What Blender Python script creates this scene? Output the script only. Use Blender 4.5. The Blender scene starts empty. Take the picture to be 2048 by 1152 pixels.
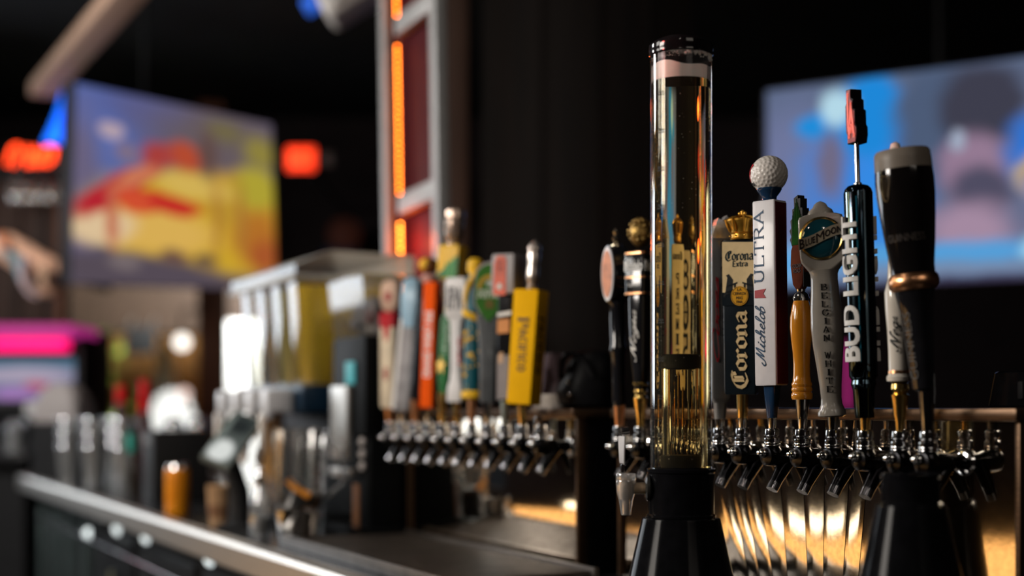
import bpy, bmesh, math, random
from mathutils import Vector, Matrix
random.seed(7)
SC = bpy.context.scene
COL = SC.collection
PI = math.pi
F = 2844.4          # focal length of the 50 mm lens in pixels of the 2048 x 1152 frame
CZ = 1.35           # eye height; the horizon lies on row 820
HY = 820.0
def P(px, py, z):
    return Vector(((px - 1024) / F * z, z, CZ + (HY - py) / F * z))
def lin(r, g, b):
    f = lambda c: (c / 255 / 12.92) if c <= 10 else ((c / 255 + .055) / 1.055) ** 2.4
    return (f(r), f(g), f(b))

# ------------------------------------------------------------------ camera, world, lights
cam = bpy.data.cameras.new('camera')
cam.lens = 50; cam.sensor_width = 36; cam.shift_y = 244 / 2048
cam.clip_start = .05
cam.dof.use_dof = True; cam.dof.focus_distance = 1.70; cam.dof.aperture_fstop = 1.75
camo = bpy.data.objects.new('camera', cam); COL.objects.link(camo)
camo.location = (0, 0, CZ); camo.rotation_euler = (PI / 2, 0, 0)
SC.camera = camo
wd = bpy.data.worlds.new('world'); SC.world = wd; wd.use_nodes = True
wd.node_tree.nodes['Background'].inputs[0].default_value = (.5, .6, .8, 1)
wd.node_tree.nodes['Background'].inputs[1].default_value = .02
vs = SC.view_settings
vs.view_transform = 'Standard'; vs.look = 'None'; vs.exposure = 0; vs.gamma = 1; vs.use_curve_mapping = False
SC.cycles.use_denoising = True
SC.cycles.caustics_refractive = False; SC.cycles.caustics_reflective = False
SC.cycles.max_bounces = 14; SC.cycles.transmission_bounces = 12; SC.cycles.transparent_max_bounces = 12
SC.cycles.sample_clamp_indirect = 6

def area(name, loc, aim, w, h, power, col=(1, 1, 1)):
    l = bpy.data.lights.new(name, 'AREA'); l.shape = 'RECTANGLE'; l.size = w; l.size_y = h
    l.energy = power; l.color = col
    o = bpy.data.objects.new(name, l); COL.objects.link(o); o.location = loc
    o.rotation_euler = (Vector(aim) - Vector(loc)).to_track_quat('-Z', 'Y').to_euler()
    return o
def point(name, loc, power, col=(1, 1, 1), r=.03):
    l = bpy.data.lights.new(name, 'POINT'); l.energy = power; l.color = col; l.shadow_soft_size = r
    o = bpy.data.objects.new(name, l); COL.objects.link(o); o.location = loc
    return o
# lamps over the bartender's side (left of the bar), out of view
area('work_lamp', (-2.0, 1.15, 2.15), (.3, 1.75, 1.45), .7, .5, 34, (1, .92, .83))
area('work_lamp_far', (-2.1, 1.9, 2.3), (-.15, 2.6, 1.5), .6, .5, 10, (1, .95, .88))
area('glass_stack_fill', (-2.7, 3.7, 2.6), (-1.1, 4.3, 1.2), .5, .5, 45, (1, .97, .94))  # added to brighten the stacked glasses
# narrow red spot added to redden the tap emblem, standing in for neon
def spot(name, loc, aim, deg, power, col, r=.04):
    l = bpy.data.lights.new(name, 'SPOT'); l.energy = power; l.color = col; l.spot_size = math.radians(deg); l.spot_blend = .5; l.shadow_soft_size = r
    o = bpy.data.objects.new(name, l); COL.objects.link(o); o.location = loc
    o.rotation_euler = (Vector(aim) - Vector(loc)).to_track_quat('-Z', 'Y').to_euler()
spot('emblem_red_spot', (-1.0, 1.2, 2.1), (.384, 1.6, 1.69), 4.8, 110, (1, .03, .02), .08)
spot('dispenser_fill', (-.42, 3.25, 2.75), (-.42, 3.12, 1.6), 30, 70, (1, .92, .8))  # added from above to brighten the juice
spot('juice_side_fill', (.3, 1.5, 2.6), (-.30, 3.1, 1.53), 9, 70, (1, .93, .8), .03)  # added beam for the near side of the juice
point('ornament_fill', (-2.15, 4.9, 2.25), 3, (1, .85, .72))  # added to lift the carved ornament
# fill from an unseen left-wall window, added for rims and hopper stripes
area('window_fill', (-3.65, 6.1, 1.95), (-.4, 3.0, 1.45), 2.2, 1.1, 30, (.88, .94, 1))
# unseen warm panel and strip, added to reflect gold in the near plate
area('plate_glow_panel', (-2.3, 2.3, .79), (.42, 1.6, .95), 2.7, .32, 4.4, (1, .52, .17))
area('plate_glow_strip', (-2.28, 2.86, .985), (.42, 1.68, 1.0), .55, .042, .36, (1, .84, .6))
# soft fill added on the guests' side to lift the dark handle sides
area('guest_side_fill', (1.3, -.8, 2.95), (.1, 2.0, 1.4), 1.2, 1.2, 9, (1, .88, .76))
# small ceiling spots that sparkle on the chrome
for i, (x, y, z, p) in enumerate(((-1.2, .7, 2.7, 5), (-.6, 1.5, 2.8, 4), (-1.6, 3.2, 2.8, 6), (-.2, -.6, 2.7, 4))):
    point('ceiling_spot', (x, y, z), p, (1, .88, .78), .035)
# sun-lit patio outside the far window
area('patio_daylight', (-1.9, 9.7, 3.1), (-2.0, 11.4, 1.2), 2.4, .8, 110, (1, .97, .92))
area('patio_daylight', (-1.75, 9.5, 2.6), (-1.98, 10.4, 1.4), .4, .4, 75, (1, 1, 1))

# ------------------------------------------------------------------ materials
MATS = {}
def mat(name, col, rough=.5, metal=0.0, noise=.08, scale=60, emit=None, es=1.0, trans=0.0, ior=1.45, bump=0.0, coat=0.0, spec=.3, stretch=(1, 1, 1)):
    if name in MATS: return MATS[name]
    m = bpy.data.materials.new(name); m.use_nodes = True
    nt = m.node_tree; b = nt.nodes['Principled BSDF']
    b.inputs['Roughness'].default_value = rough; b.inputs['Metallic'].default_value = metal
    b.inputs['IOR'].default_value = ior; b.inputs['Transmission Weight'].default_value = trans
    b.inputs['Coat Weight'].default_value = coat; b.inputs['Specular IOR Level'].default_value = spec
    b.inputs['Coat Roughness'].default_value = .08
    tc = nt.nodes.new('ShaderNodeTexCoord'); mp = nt.nodes.new('ShaderNodeMapping')
    mp.inputs['Scale'].default_value = stretch
    n = nt.nodes.new('ShaderNodeTexNoise'); n.inputs['Scale'].default_value = scale; n.inputs['Detail'].default_value = 4
    nt.links.new(tc.outputs['Object'], mp.inputs[0]); nt.links.new(mp.outputs[0], n.inputs['Vector'])
    r = nt.nodes.new('ShaderNodeMapRange')
    r.inputs[1].default_value = .3; r.inputs[2].default_value = .7
    nt.links.new(n.outputs['Fac'], r.inputs[0])
    mx = nt.nodes.new('ShaderNodeMix'); mx.data_type = 'RGBA'
    lo = [max(0, c * (1 - noise)) for c in col]; hi = [min(1, c * (1 + noise)) for c in col]
    mx.inputs[6].default_value = (*lo, 1); mx.inputs[7].default_value = (*hi, 1)
    nt.links.new(r.outputs[0], mx.inputs[0]); nt.links.new(mx.outputs[2], b.inputs['Base Color'])
    if bump:
        bp = nt.nodes.new('ShaderNodeBump'); bp.inputs['Strength'].default_value = bump; bp.inputs['Distance'].default_value = .002
        nt.links.new(n.outputs['Fac'], bp.inputs['Height']); nt.links.new(bp.outputs[0], b.inputs['Normal'])
    if emit:
        b.inputs['Emission Color'].default_value = (*emit, 1); b.inputs['Emission Strength'].default_value = es
    MATS[name] = m
    return m
def wood(name, c1, c2, scale=3, rough=.55, stretch=(14, 14, 1)):
    if name in MATS: return MATS[name]
    m = mat(name, c1, rough); nt = m.node_tree; b = nt.nodes['Principled BSDF']
    mp = [n for n in nt.nodes if n.bl_idname == 'ShaderNodeMapping'][0]; mp.inputs['Scale'].default_value = stretch
    n = [n for n in nt.nodes if n.bl_idname == 'ShaderNodeTexNoise'][0]; n.inputs['Scale'].default_value = scale; n.inputs['Detail'].default_value = 8
    mx = [n for n in nt.nodes if n.bl_idname == 'ShaderNodeMix'][0]
    mx.inputs[6].default_value = (*c1, 1); mx.inputs[7].default_value = (*c2, 1)
    return m
def glass(name, col, ior=1.45, rough=0.0):
    if name in MATS: return MATS[name]
    m = bpy.data.materials.new(name); m.use_nodes = True; nt = m.node_tree
    nt.nodes.remove(nt.nodes['Principled BSDF'])
    g = nt.nodes.new('ShaderNodeBsdfGlass'); g.inputs['Color'].default_value = (*col, 1)
    g.inputs['IOR'].default_value = ior; g.inputs['Roughness'].default_value = rough
    nt.links.new(g.outputs[0], nt.nodes['Material Output'].inputs[0])
    MATS[name] = m
    return m
def thin(name, col, fac=.12, rough=.08, tl=.06, lw=.35):
    """clear thin plastic or glass: mostly see-through with a glossy skin"""
    if name in MATS: return MATS[name]
    m = bpy.data.materials.new(name); m.use_nodes = True; nt = m.node_tree
    nt.nodes.remove(nt.nodes['Principled BSDF'])
    t = nt.nodes.new('ShaderNodeBsdfTransparent'); t.inputs[0].default_value = (*col, 1)
    g = nt.nodes.new('ShaderNodeBsdfGlossy'); g.inputs['Roughness'].default_value = rough
    g.inputs['Color'].default_value = (.95, .97, 1, 1)
    d = nt.nodes.new('ShaderNodeBsdfTranslucent'); d.inputs[0].default_value = (.8, .8, .8, 1)
    fr = nt.nodes.new('ShaderNodeLayerWeight'); fr.inputs[0].default_value = lw
    ma = nt.nodes.new('ShaderNodeMath'); ma.operation = 'MULTIPLY_ADD'; ma.inputs[1].default_value = .8; ma.inputs[2].default_value = fac
    nt.links.new(fr.outputs['Fresnel'], ma.inputs[0])
    x1 = nt.nodes.new('ShaderNodeMixShader'); x1.inputs[0].default_value = tl
    df = nt.nodes.new('ShaderNodeBsdfDiffuse'); df.inputs[0].default_value = (.75, .76, .76, 1); dm = nt.nodes.new('ShaderNodeMixShader')
    nt.links.new(d.outputs[0], dm.inputs[1]); nt.links.new(df.outputs[0], dm.inputs[2])
    nt.links.new(t.outputs[0], x1.inputs[1]); nt.links.new(dm.outputs[0], x1.inputs[2])
    x2 = nt.nodes.new('ShaderNodeMixShader'); nt.links.new(ma.outputs[0], x2.inputs[0])
    nt.links.new(x1.outputs[0], x2.inputs[1]); nt.links.new(g.outputs[0], x2.inputs[2])
    nt.links.new(x2.outputs[0], nt.nodes['Material Output'].inputs[0])
    MATS[name] = m
    return m
def emis(name, col, s):
    return mat(name, col, .5, emit=col, es=s)
def screen_mat(name, top, bot, blobs, s):
    """a lit screen showing a soft picture: vertical blend plus coloured shapes (cx, cy, rx, ry, turn, colour, softness)"""
    m = bpy.data.materials.new(name); m.use_nodes = True; nt = m.node_tree; N = nt.nodes; L = nt.links
    N.remove(N['Principled BSDF'])
    uv = N.new('ShaderNodeUVMap'); sp = N.new('ShaderNodeSeparateXYZ'); L.new(uv.outputs[0], sp.inputs[0])
    nz = N.new('ShaderNodeTexNoise'); nz.inputs['Scale'].default_value = 9; L.new(uv.outputs[0], nz.inputs['Vector'])
    mx = N.new('ShaderNodeMix'); mx.data_type = 'RGBA'
    mx.inputs[6].default_value = (*bot, 1); mx.inputs[7].default_value = (*top, 1)
    L.new(sp.outputs['Y'], mx.inputs[0]); cur = mx.outputs[2]
    wv = N.new('ShaderNodeVectorMath'); wv.operation = 'MULTIPLY_ADD'
    L.new(nz.outputs['Color'], wv.inputs[0]); wv.inputs[1].default_value = (.06, .06, 0)
    wv2 = N.new('ShaderNodeVectorMath'); L.new(uv.outputs[0], wv2.inputs[0]); wv2.inputs[1].default_value = (-.03, -.03, 0)
    L.new(wv2.outputs[0], wv.inputs[2])
    for cx, cy, rx, ry, a, c, soft in blobs:
        mp = N.new('ShaderNodeMapping'); mp.vector_type = 'TEXTURE'
        mp.inputs['Location'].default_value = (cx, cy, 0); mp.inputs['Rotation'].default_value = (0, 0, math.radians(a)); mp.inputs['Scale'].default_value = (rx, ry, 1)
        L.new(wv.outputs[0], mp.inputs[0])
        ln = N.new('ShaderNodeVectorMath'); ln.operation = 'LENGTH'; L.new(mp.outputs[0], ln.inputs[0])
        mr = N.new('ShaderNodeMapRange'); mr.interpolation_type = 'SMOOTHSTEP'
        mr.inputs[1].default_value = 1 - soft; mr.inputs[2].default_value = 1 + soft; mr.inputs[3].default_value = 1; mr.inputs[4].default_value = 0
        L.new(ln.outputs['Value'], mr.inputs[0])
        q = N.new('ShaderNodeMix'); q.data_type = 'RGBA'; L.new(mr.outputs[0], q.inputs[0]); L.new(cur, q.inputs[6]); q.inputs[7].default_value = (*c, 1)
        cur = q.outputs[2]
    e = N.new('ShaderNodeEmission'); e.inputs[1].default_value = s; L.new(cur, e.inputs[0])
    L.new(e.outputs[0], N['Material Output'].inputs[0])
    return m

CHROME = mat('chrome', (.78, .78, .78), .1, 1, .05, 120)
DKCHROME = mat('dark_chrome', (.26, .26, .27), .16, 1, .1, 120)
STEEL = mat('brushed_steel', (.55, .53, .5), .42, 1, .12, 30, stretch=(1, 30, 30), bump=.05)
GOLD = mat('gold_metal', (.83, .56, .18), .2, 1, .08, 100)
COPPER = mat('copper_metal', (.72, .36, .18), .28, 1, .1, 90)
BLACK = mat('black_gloss', (.006, .006, .007), .1, 0, .3, 60, spec=.4)
BLACKM = mat('black_matte', (.012, .012, .013), .6, 0, .3, 60)
WHITE = mat('white_plastic', (.8, .79, .77), .3, 0, .03, 60)

# ------------------------------------------------------------------ mesh helpers
def new(): return bmesh.new()
def obj(name, bm, m, parent=None, loc=None, rot=None, ang=.6):
    bmesh.ops.recalc_face_normals(bm, faces=bm.faces[:])
    for f in bm.faces: f.smooth = True
    for e in bm.edges:
        if len(e.link_faces) == 2 and e.calc_face_angle(0) > ang: e.smooth = False
    me = bpy.data.meshes.new(name); bm.to_mesh(me); bm.free()
    for x in (m if isinstance(m, (list, tuple)) else [m]): me.materials.append(x)
    o = bpy.data.objects.new(name, me); COL.objects.link(o)
    if parent is not None: o.parent = parent
    if loc is not None: o.location = loc
    if rot is not None: o.rotation_euler = rot
    return o
def tag(o, label, cat, group=None, kind=None):
    o['label'] = label; o['category'] = cat
    if group: o['group'] = group
    if kind: o['kind'] = kind
    return o
def thing(name, label, cat, loc=(0, 0, 0), rz=0, group=None):
    o = bpy.data.objects.new(name, None); COL.objects.link(o); o.empty_display_size = .05
    o.location = loc; o.rotation_euler = (0, 0, rz)
    return tag(o, label, cat, group)
def struct(o):
    o['kind'] = 'structure'; return o
def setmi(bm, n0, mi):
    bm.faces.ensure_lookup_table()
    for f in bm.faces[n0:]: f.material_index = mi
def box(bm, c, s, bev=0, M=None, seg=2):
    r = bmesh.ops.create_cube(bm, size=1)
    vs_ = r['verts']
    bmesh.ops.scale(bm, vec=s, verts=vs_)
    if bev:
        es = list({e for v in vs_ for e in v.link_edges})
        rb = bmesh.ops.bevel(bm, geom=es, offset=min(bev, min(s) * .49), segments=seg, affect='EDGES', profile=.6)
        vs_ = list({v for f in rb['faces'] for v in f.verts} | {v for v in vs_ if v.is_valid})
        # collect the whole island
        stack = list(vs_); seen = set(vs_)
        while stack:
            v = stack.pop()
            for e in v.link_edges:
                w = e.other_vert(v)
                if w not in seen: seen.add(w); stack.append(w)
        vs_ = list(seen)
    bmesh.ops.translate(bm, vec=c, verts=vs_)
    if M is not None: bmesh.ops.transform(bm, matrix=M, verts=vs_)
    return vs_
def loft(bm, secs, closed=True, cap=True):
    rings = [[bm.verts.new(p) for p in s] for s in secs]
    n = len(rings[0])
    for a, b in zip(rings, rings[1:]):
        for i in range(n if closed else n - 1):
            j = (i + 1) % n
            bm.faces.new((a[i], a[j], b[j], b[i]))
    if cap and closed:
        bm.faces.new(rings[0][::-1]); bm.faces.new(rings[-1])
    return rings
def rrect(hw, hd, r, k=5):
    """rounded rectangle outline; r is 0..1 (1 = ellipse)"""
    if r >= .99:
        n = 4 * (k + 1)
        return [(hw * math.cos(2 * PI * (i + .5) / n), hd * math.sin(2 * PI * (i + .5) / n)) for i in range(n)]
    rr = max(r, .03) * min(hw, hd); out = []
    for cx, cy, a0 in ((hw - rr, hd - rr, 0), (-hw + rr, hd - rr, 90), (-hw + rr, -hd + rr, 180), (hw - rr, -hd + rr, 270)):
        for i in range(k + 1):
            a = math.radians(a0 + 90 * i / k); out.append((cx + rr * math.cos(a), cy + rr * math.sin(a)))
    return out
def column(bm, prof, k=5):
    """prof: (z, hw, hd, r)"""
    loft(bm, [[Vector((x, y, z)) for x, y in rrect(max(hw, 1e-5), max(hd, 1e-5), r, k)] for z, hw, hd, r in prof])
def lathe(bm, prof, seg=32, M=None, cap=True):
    """prof: (r, z)"""
    secs = [[Vector((max(r, 1e-5) * math.cos(2 * PI * i / seg), max(r, 1e-5) * math.sin(2 * PI * i / seg), z)) for i in range(seg)] for r, z in prof]
    if M is not None: secs = [[M @ p for p in s] for s in secs]
    loft(bm, secs, cap=cap)
def tube(bm, pts, r, seg=10):
    pts = [Vector(p) for p in pts]; rs = r if isinstance(r, (list, tuple)) else [r] * len(pts)
    secs = []; up = None
    for i, p in enumerate(pts):
        d = (pts[min(i + 1, len(pts) - 1)] - pts[max(i - 1, 0)]).normalized()
        if up is None: up = Vector((0, 0, 1)) if abs(d.z) < .9 else Vector((1, 0, 0))
        a = d.cross(up).normalized(); b = a.cross(d).normalized(); up = b
        secs.append([p + (a * math.cos(2 * PI * k / seg) + b * math.sin(2 * PI * k / seg)) * rs[i] for k in range(seg)])
    loft(bm, secs)
def prism(bm, poly, y0, y1):
    """outline in x,z extruded along y"""
    a = [bm.verts.new((x, y0, z)) for x, z in poly]; b = [bm.verts.new((x, y1, z)) for x, z in poly]
    n = len(poly)
    bm.faces.new(a); bm.faces.new(b[::-1])
    for i in range(n): bm.faces.new((a[i], b[i], b[(i + 1) % n], a[(i + 1) % n]))
def ball(bm, c, r, u=16, v=10, s=(1, 1, 1)):
    M = Matrix.Translation(c) @ Matrix.Diagonal((*s, 1))
    bmesh.ops.create_uvsphere(bm, u_segments=u, v_segments=v, radius=r, matrix=M)
def smoothline(p, k=6):
    out = []
    for i in range(len(p) - 1):
        a = p[max(i - 1, 0)]; b = p[i]; c = p[i + 1]; d = p[min(i + 2, len(p) - 1)]
        for j in range(k):
            t = j / k
            out.append(tuple(.5 * (2 * b[q] + (c[q] - a[q]) * t + (2 * a[q] - 5 * b[q] + 4 * c[q] - d[q]) * t * t + (3 * b[q] - a[q] - 3 * c[q] + d[q]) * t ** 3) for q in range(len(b))))
    out.append(tuple(p[-1])); return out

# ------------------------------------------------------------------ lettering
def hull(pts):
    pts = sorted(set((round(x, 6), round(y, 6)) for x, y in pts))
    def half(ps):
        h = []
        for p in ps:
            while len(h) > 1 and (h[-1][0] - h[-2][0]) * (p[1] - h[-2][1]) - (h[-1][1] - h[-2][1]) * (p[0] - h[-2][0]) <= 0: h.pop()
            h.append(p)
        return h
    a = half(pts); b = half(pts[::-1])
    return a[:-1] + b[:-1]
GOTH = {
 'o': (.72, [[(.3, .02), (.06, .24), (.06, .78), (.32, 1), (.58, .78), (.58, .24), (.3, .02)]]),
 'r': (.56, [[(.0, .9), (.12, .8), (.12, .1)], [(0, .1), (.12, 0), (.24, .1)], [(.12, .78), (.36, 1), (.48, .86)]]),
 'n': (.78, [[(.0, .9), (.12, .8), (.12, .1)], [(0, .1), (.12, 0), (.24, .1)], [(.12, .78), (.38, 1), (.56, .8), (.56, .12), (.66, .04)]]),
 'a': (.72, [[(.1, .84), (.32, 1), (.54, .82), (.54, .12), (.64, .04)], [(.54, .6), (.2, .52), (.06, .36), (.06, .18), (.24, .02), (.54, .22)]]),
 'C': (1.05, [[(.98, 1.42), (.7, 1.5), (.36, 1.36), (.1, 1.05), (.0, .55), (.14, .15), (.48, -.1), (.84, .08)], [(.46, 1.36), (.46, .3)], [(.62, 1.2), (.62, .34)], [(.86, 1.46), (.9, 1.1)]]),
 'E': (.8, [[(.1, 1.4), (.1, .05)], [(.1, 1.4), (.6, 1.4)], [(.1, .72), (.48, .72)], [(.1, .04), (.62, .04)]]),
 'x': (.6, [[(.02, .9), (.44, .04)], [(.44, .96), (.02, .04)]]),
 't': (.5, [[(.18, 1.3), (.18, .14), (.36, .02)], [(0, .95), (.38, .95)]]),
}
SCRIPT = {
 'M': (.85, [[(-.12, .35), (-.2, .1), (-.05, -.06), (.12, .12), (.28, .95), (.34, .12), (.58, .98), (.64, .14), (.76, .04)]]),
 'N': (.72, [[(-.1, .2), (0, 0), (.12, .15), (.24, .95), (.46, .06), (.6, .98), (.7, .9)]]),
 'C': (.7, [[(.62, .8), (.5, 1), (.2, .85), (.05, .4), (.2, .02), (.5, .06), (.66, .22)]]),
 'i': (.28, [[(0, .06), (.12, .5), (.1, .12), (.18, .02), (.28, .12)], [(.15, .68), (.17, .72)]]),
 'c': (.36, [[(.32, .4), (.2, .5), (.06, .34), (.07, .1), (.18, .0), (.36, .12)]]),
 'h': (.46, [[(0, .1), (.18, .8), (.12, 1), (.06, .86), (.08, 0)], [(.08, .25), (.22, .5), (.3, .4), (.3, .08), (.46, .1)]]),
 'e': (.36, [[(.04, .2), (.26, .34), (.18, .5), (.06, .34), (.07, .1), (.18, 0), (.36, .12)]]),
 'l': (.26, [[(0, .1), (.2, .8), (.14, 1), (.06, .84), (.09, .06), (.26, .1)]]),
 'o': (.38, [[(.18, .5), (.05, .34), (.07, .08), (.18, 0), (.3, .16), (.28, .4), (.18, .5), (.38, .4)]]),
 'b': (.4, [[(0, .1), (.17, .8), (.12, 1), (.06, .85), (.07, .05), (.2, 0), (.32, .2), (.24, .48), (.1, .36)]]),
 'r': (.32, [[(0, .06), (.1, .5), (.2, .44), (.16, .1), (.32, .1)]]),
 's': (.3, [[(0, .06), (.16, .5), (.24, .2), (.12, .0), (.02, .08), (.3, .12)]]),
 'g': (.4, [[(.28, .42), (.16, .5), (.05, .3), (.14, .06), (.28, .2), (.3, .5), (.26, -.3), (.1, -.4), (.08, -.24), (.4, .12)]]),
 'a': (.4, [[(.28, .42), (.16, .5), (.05, .3), (.12, .02), (.26, .16), (.29, .5), (.28, .08), (.4, .1)]]),
 'd': (.42, [[(.28, .42), (.16, .5), (.05, .3), (.12, .02), (.26, .16), (.34, 1), (.28, .08), (.42, .1)]]),
}
ROMAN = {
 'U': (.74, [[(.12, 1), (.12, .28), (.24, .06), (.38, .02), (.52, .1), (.6, .3), (.6, 1)]]),
 'L': (.62, [[(.12, 1), (.12, 0), (.58, 0), (.58, .16)]]),
 'T': (.7, [[(.34, 1), (.34, 0)], [(.02, .84), (.02, 1), (.66, 1), (.66, .84)]]),
 'R': (.74, [[(.12, 1), (.12, 0)], [(.12, 1), (.42, 1), (.56, .88), (.56, .66), (.42, .52), (.12, .52)], [(.36, .52), (.64, 0)]]),
 'A': (.76, [[(.06, 0), (.34, 1), (.64, 0)], [(.16, .34), (.52, .34)]]),
 'B': (.7, [[(.12, 1), (.12, 0)], [(.12, 1), (.4, 1), (.52, .88), (.52, .66), (.4, .53), (.12, .53)], [(.4, .53), (.58, .4), (.58, .14), (.42, 0), (.12, 0)]]),
 'E': (.64, [[(.12, 1), (.12, 0)], [(.12, 1), (.54, 1), (.54, .84)], [(.12, .52), (.42, .52)], [(.12, 0), (.56, 0), (.56, .18)]]),
 'G': (.76, [[(.6, .78), (.5, .96), (.32, 1), (.12, .76), (.1, .32), (.26, .03), (.46, .03), (.6, .16), (.6, .42), (.42, .42)]]),
 'I': (.32, [[(.14, 1), (.14, 0)]]),
 'N': (.76, [[(.1, 0), (.1, 1), (.6, 0), (.6, 1)]]),
 'W': (.98, [[(.04, 1), (.24, 0), (.45, .9), (.66, 0), (.88, 1)]]),
 'H': (.76, [[(.12, 1), (.12, 0)], [(.6, 1), (.6, 0)], [(.12, .5), (.6, .5)]]),
 'M': (.92, [[(.1, 0), (.12, 1), (.42, .1), (.72, 1), (.74, 0)]]),
 'O': (.8, [[(.36, 1), (.14, .8), (.1, .5), (.14, .2), (.36, 0), (.58, .2), (.62, .5), (.58, .8), (.36, 1)]]),
 'F': (.62, [[(.12, 1), (.12, 0)], [(.12, 1), (.54, 1), (.54, .84)], [(.12, .52), (.42, .52)]]),
 'P': (.66, [[(.12, 1), (.12, 0)], [(.12, 1), (.42, 1), (.56, .88), (.56, .64), (.42, .48), (.12, .48)]]),
 'C': (.72, [[(.6, .78), (.5, .96), (.32, 1), (.12, .76), (.1, .3), (.28, .02), (.48, .03), (.6, .2)]]),
 'J': (.5, [[(.34, 1), (.34, .2), (.22, .0), (.06, .12)]]),
 'S': (.62, [[(.48, .82), (.38, 1), (.18, .96), (.1, .74), (.22, .56), (.42, .44), (.52, .24), (.4, .03), (.18, .02), (.08, .2)]]),
 'D': (.76, [[(.12, 1), (.12, 0)], [(.12, 1), (.4, 1), (.6, .76), (.6, .24), (.4, 0), (.12, 0)]]),
}
def nib_polys(s, table, nw, nh, ang, serif=0, smooth=False, shear=0, gap=.06):
    x = 0; out = []
    a = math.radians(ang); ca, sa = math.cos(a), math.sin(a)
    nib = [(ca * dx - sa * dy, sa * dx + ca * dy) for dx, dy in ((-nw / 2, -nh / 2), (nw / 2, -nh / 2), (nw / 2, nh / 2), (-nw / 2, nh / 2))]
    for ch in s:
        if ch == ' ': x += .45; continue
        w, strokes = table[ch]
        for st in strokes:
            pts = smoothline(st, 5) if smooth else st
            pts = [(x + px + shear * py, py) for px, py in pts]
            for p, q in zip(pts, pts[1:]):
                out.append(hull([(p[0] + n[0], p[1] + n[1]) for n in nib] + [(q[0] + n[0], q[1] + n[1]) for n in nib]))
            if serif:
                for e in (pts[0], pts[-1]):
                    if e[1] in (0, 1):
                        out.append([(e[0] - serif, e[1] - nh * .7), (e[0] + serif, e[1] - nh * .7), (e[0] + serif, e[1] + nh * .7), (e[0] - serif, e[1] + nh * .7)])
        x += w + gap
    return out
def flat_text(s, style):
    bm = new()
    if style in ('goth', 'script', 'roman', 'slab', 'slab2'):
        pol = {'goth': lambda: nib_polys(s, GOTH, .25, .05, 42),
               'script': lambda: nib_polys(s, SCRIPT, .085, .04, 30, smooth=True, shear=.35, gap=0),
               'roman': lambda: nib_polys(s, ROMAN, .1, .045, 0, serif=.1),
               'slab2': lambda: nib_polys(s, ROMAN, .15, .06, 0, serif=.11),
               'slab': lambda: nib_polys(s, ROMAN, .2, .08, 0, serif=.14)}[style]()
        for p in pol:
            try: bm.faces.new([bm.verts.new((x, 0, y)) for x, y in p])
            except Exception: pass
    else:
        cu = bpy.data.curves.new('lettering', 'FONT'); cu.body = s; cu.size = 1; cu.resolution_u = 3
        cu.offset = {'sans': 0, 'bold': .018, 'heavy': .035}[style]
        ob = bpy.data.objects.new('lettering', cu); COL.objects.link(ob)
        dg = bpy.context.evaluated_depsgraph_get(); dg.update()
        me = bpy.data.meshes.new_from_object(ob.evaluated_get(dg))
        bm.from_mesh(me)
        bpy.data.objects.remove(ob); bpy.data.curves.remove(cu); bpy.data.meshes.remove(me)
        bmesh.ops.remove_doubles(bm, verts=bm.verts[:], dist=1e-5)
        for v in bm.verts: v.co = Vector((v.co.x, 0, v.co.y))
    return bm
def letters(bm, s, cx, cz, w, h, y=0, rot=0, style='sans', d=.0004, wrap=None, bend=None, mi=0):
    """text fitted to w (reading direction) by h, centred on cx, cz on the front (y) of a part; rot 90 reads upward, -90 downward"""
    t = flat_text(s, style)
    xs = [v.co.x for v in t.verts]; zs = [v.co.z for v in t.verts]
    x0, x1, z0, z1 = min(xs), max(xs), min(zs), max(zs)
    a = math.radians(rot); ca, sa = math.cos(a), math.sin(a)
    if wrap or bend:
        for ax in ((1, 0, 0), (0, 0, 1)):
            for i in range(1, 12):
                f = i / 12
                co = (x0 + (x1 - x0) * f, 0, z0 + (z1 - z0) * f)
                bmesh.ops.bisect_plane(t, geom=t.verts[:] + t.edges[:] + t.faces[:], plane_co=co, plane_no=ax, dist=1e-6)
    for v in t.verts:
        x = ((v.co.x - x0) / max(x1 - x0, 1e-6) - .5) * w; z = ((v.co.z - z0) / max(z1 - z0, 1e-6) - .5) * h
        if bend: x, z = bend(x, z)
        v.co = Vector((cx + ca * x - sa * z, 0, cz + sa * x + ca * z))
    r = bmesh.ops.extrude_face_region(t, geom=t.faces[:])
    vv = [g for g in r['geom'] if isinstance(g, bmesh.types.BMVert)]
    bmesh.ops.translate(t, vec=(0, -d, 0), verts=vv)
    for v in t.verts:
        if wrap:
            R = wrap(v.co.z) if callable(wrap) else wrap
            rr = R + .0002 - v.co.y; th = v.co.x / R
            v.co = Vector((rr * math.sin(th), -rr * math.cos(th), v.co.z))
        else: v.co.y += y
    me = bpy.data.meshes.new('tmp'); t.to_mesh(me); t.free()
    n0 = len(bm.faces); bm.from_mesh(me); bpy.data.meshes.remove(me)
    if mi: setmi(bm, n0, mi)

def translucent(name, col, mixf=.75):
    """cloudy liquid that lets light through"""
    m = mat(name, col, .3); nt = m.node_tree; b = nt.nodes['Principled BSDF']
    tr = nt.nodes.new('ShaderNodeBsdfTranslucent'); tr.inputs[0].default_value = (*[min(1, c * 1.5) for c in col], 1)
    mx = nt.nodes.new('ShaderNodeMixShader'); mx.inputs[0].default_value = mixf
    nt.links.new(b.outputs[0], mx.inputs[1]); nt.links.new(tr.outputs[0], mx.inputs[2])
    nt.links.new(mx.outputs[0], nt.nodes['Material Output'].inputs[0])
    return m

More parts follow.
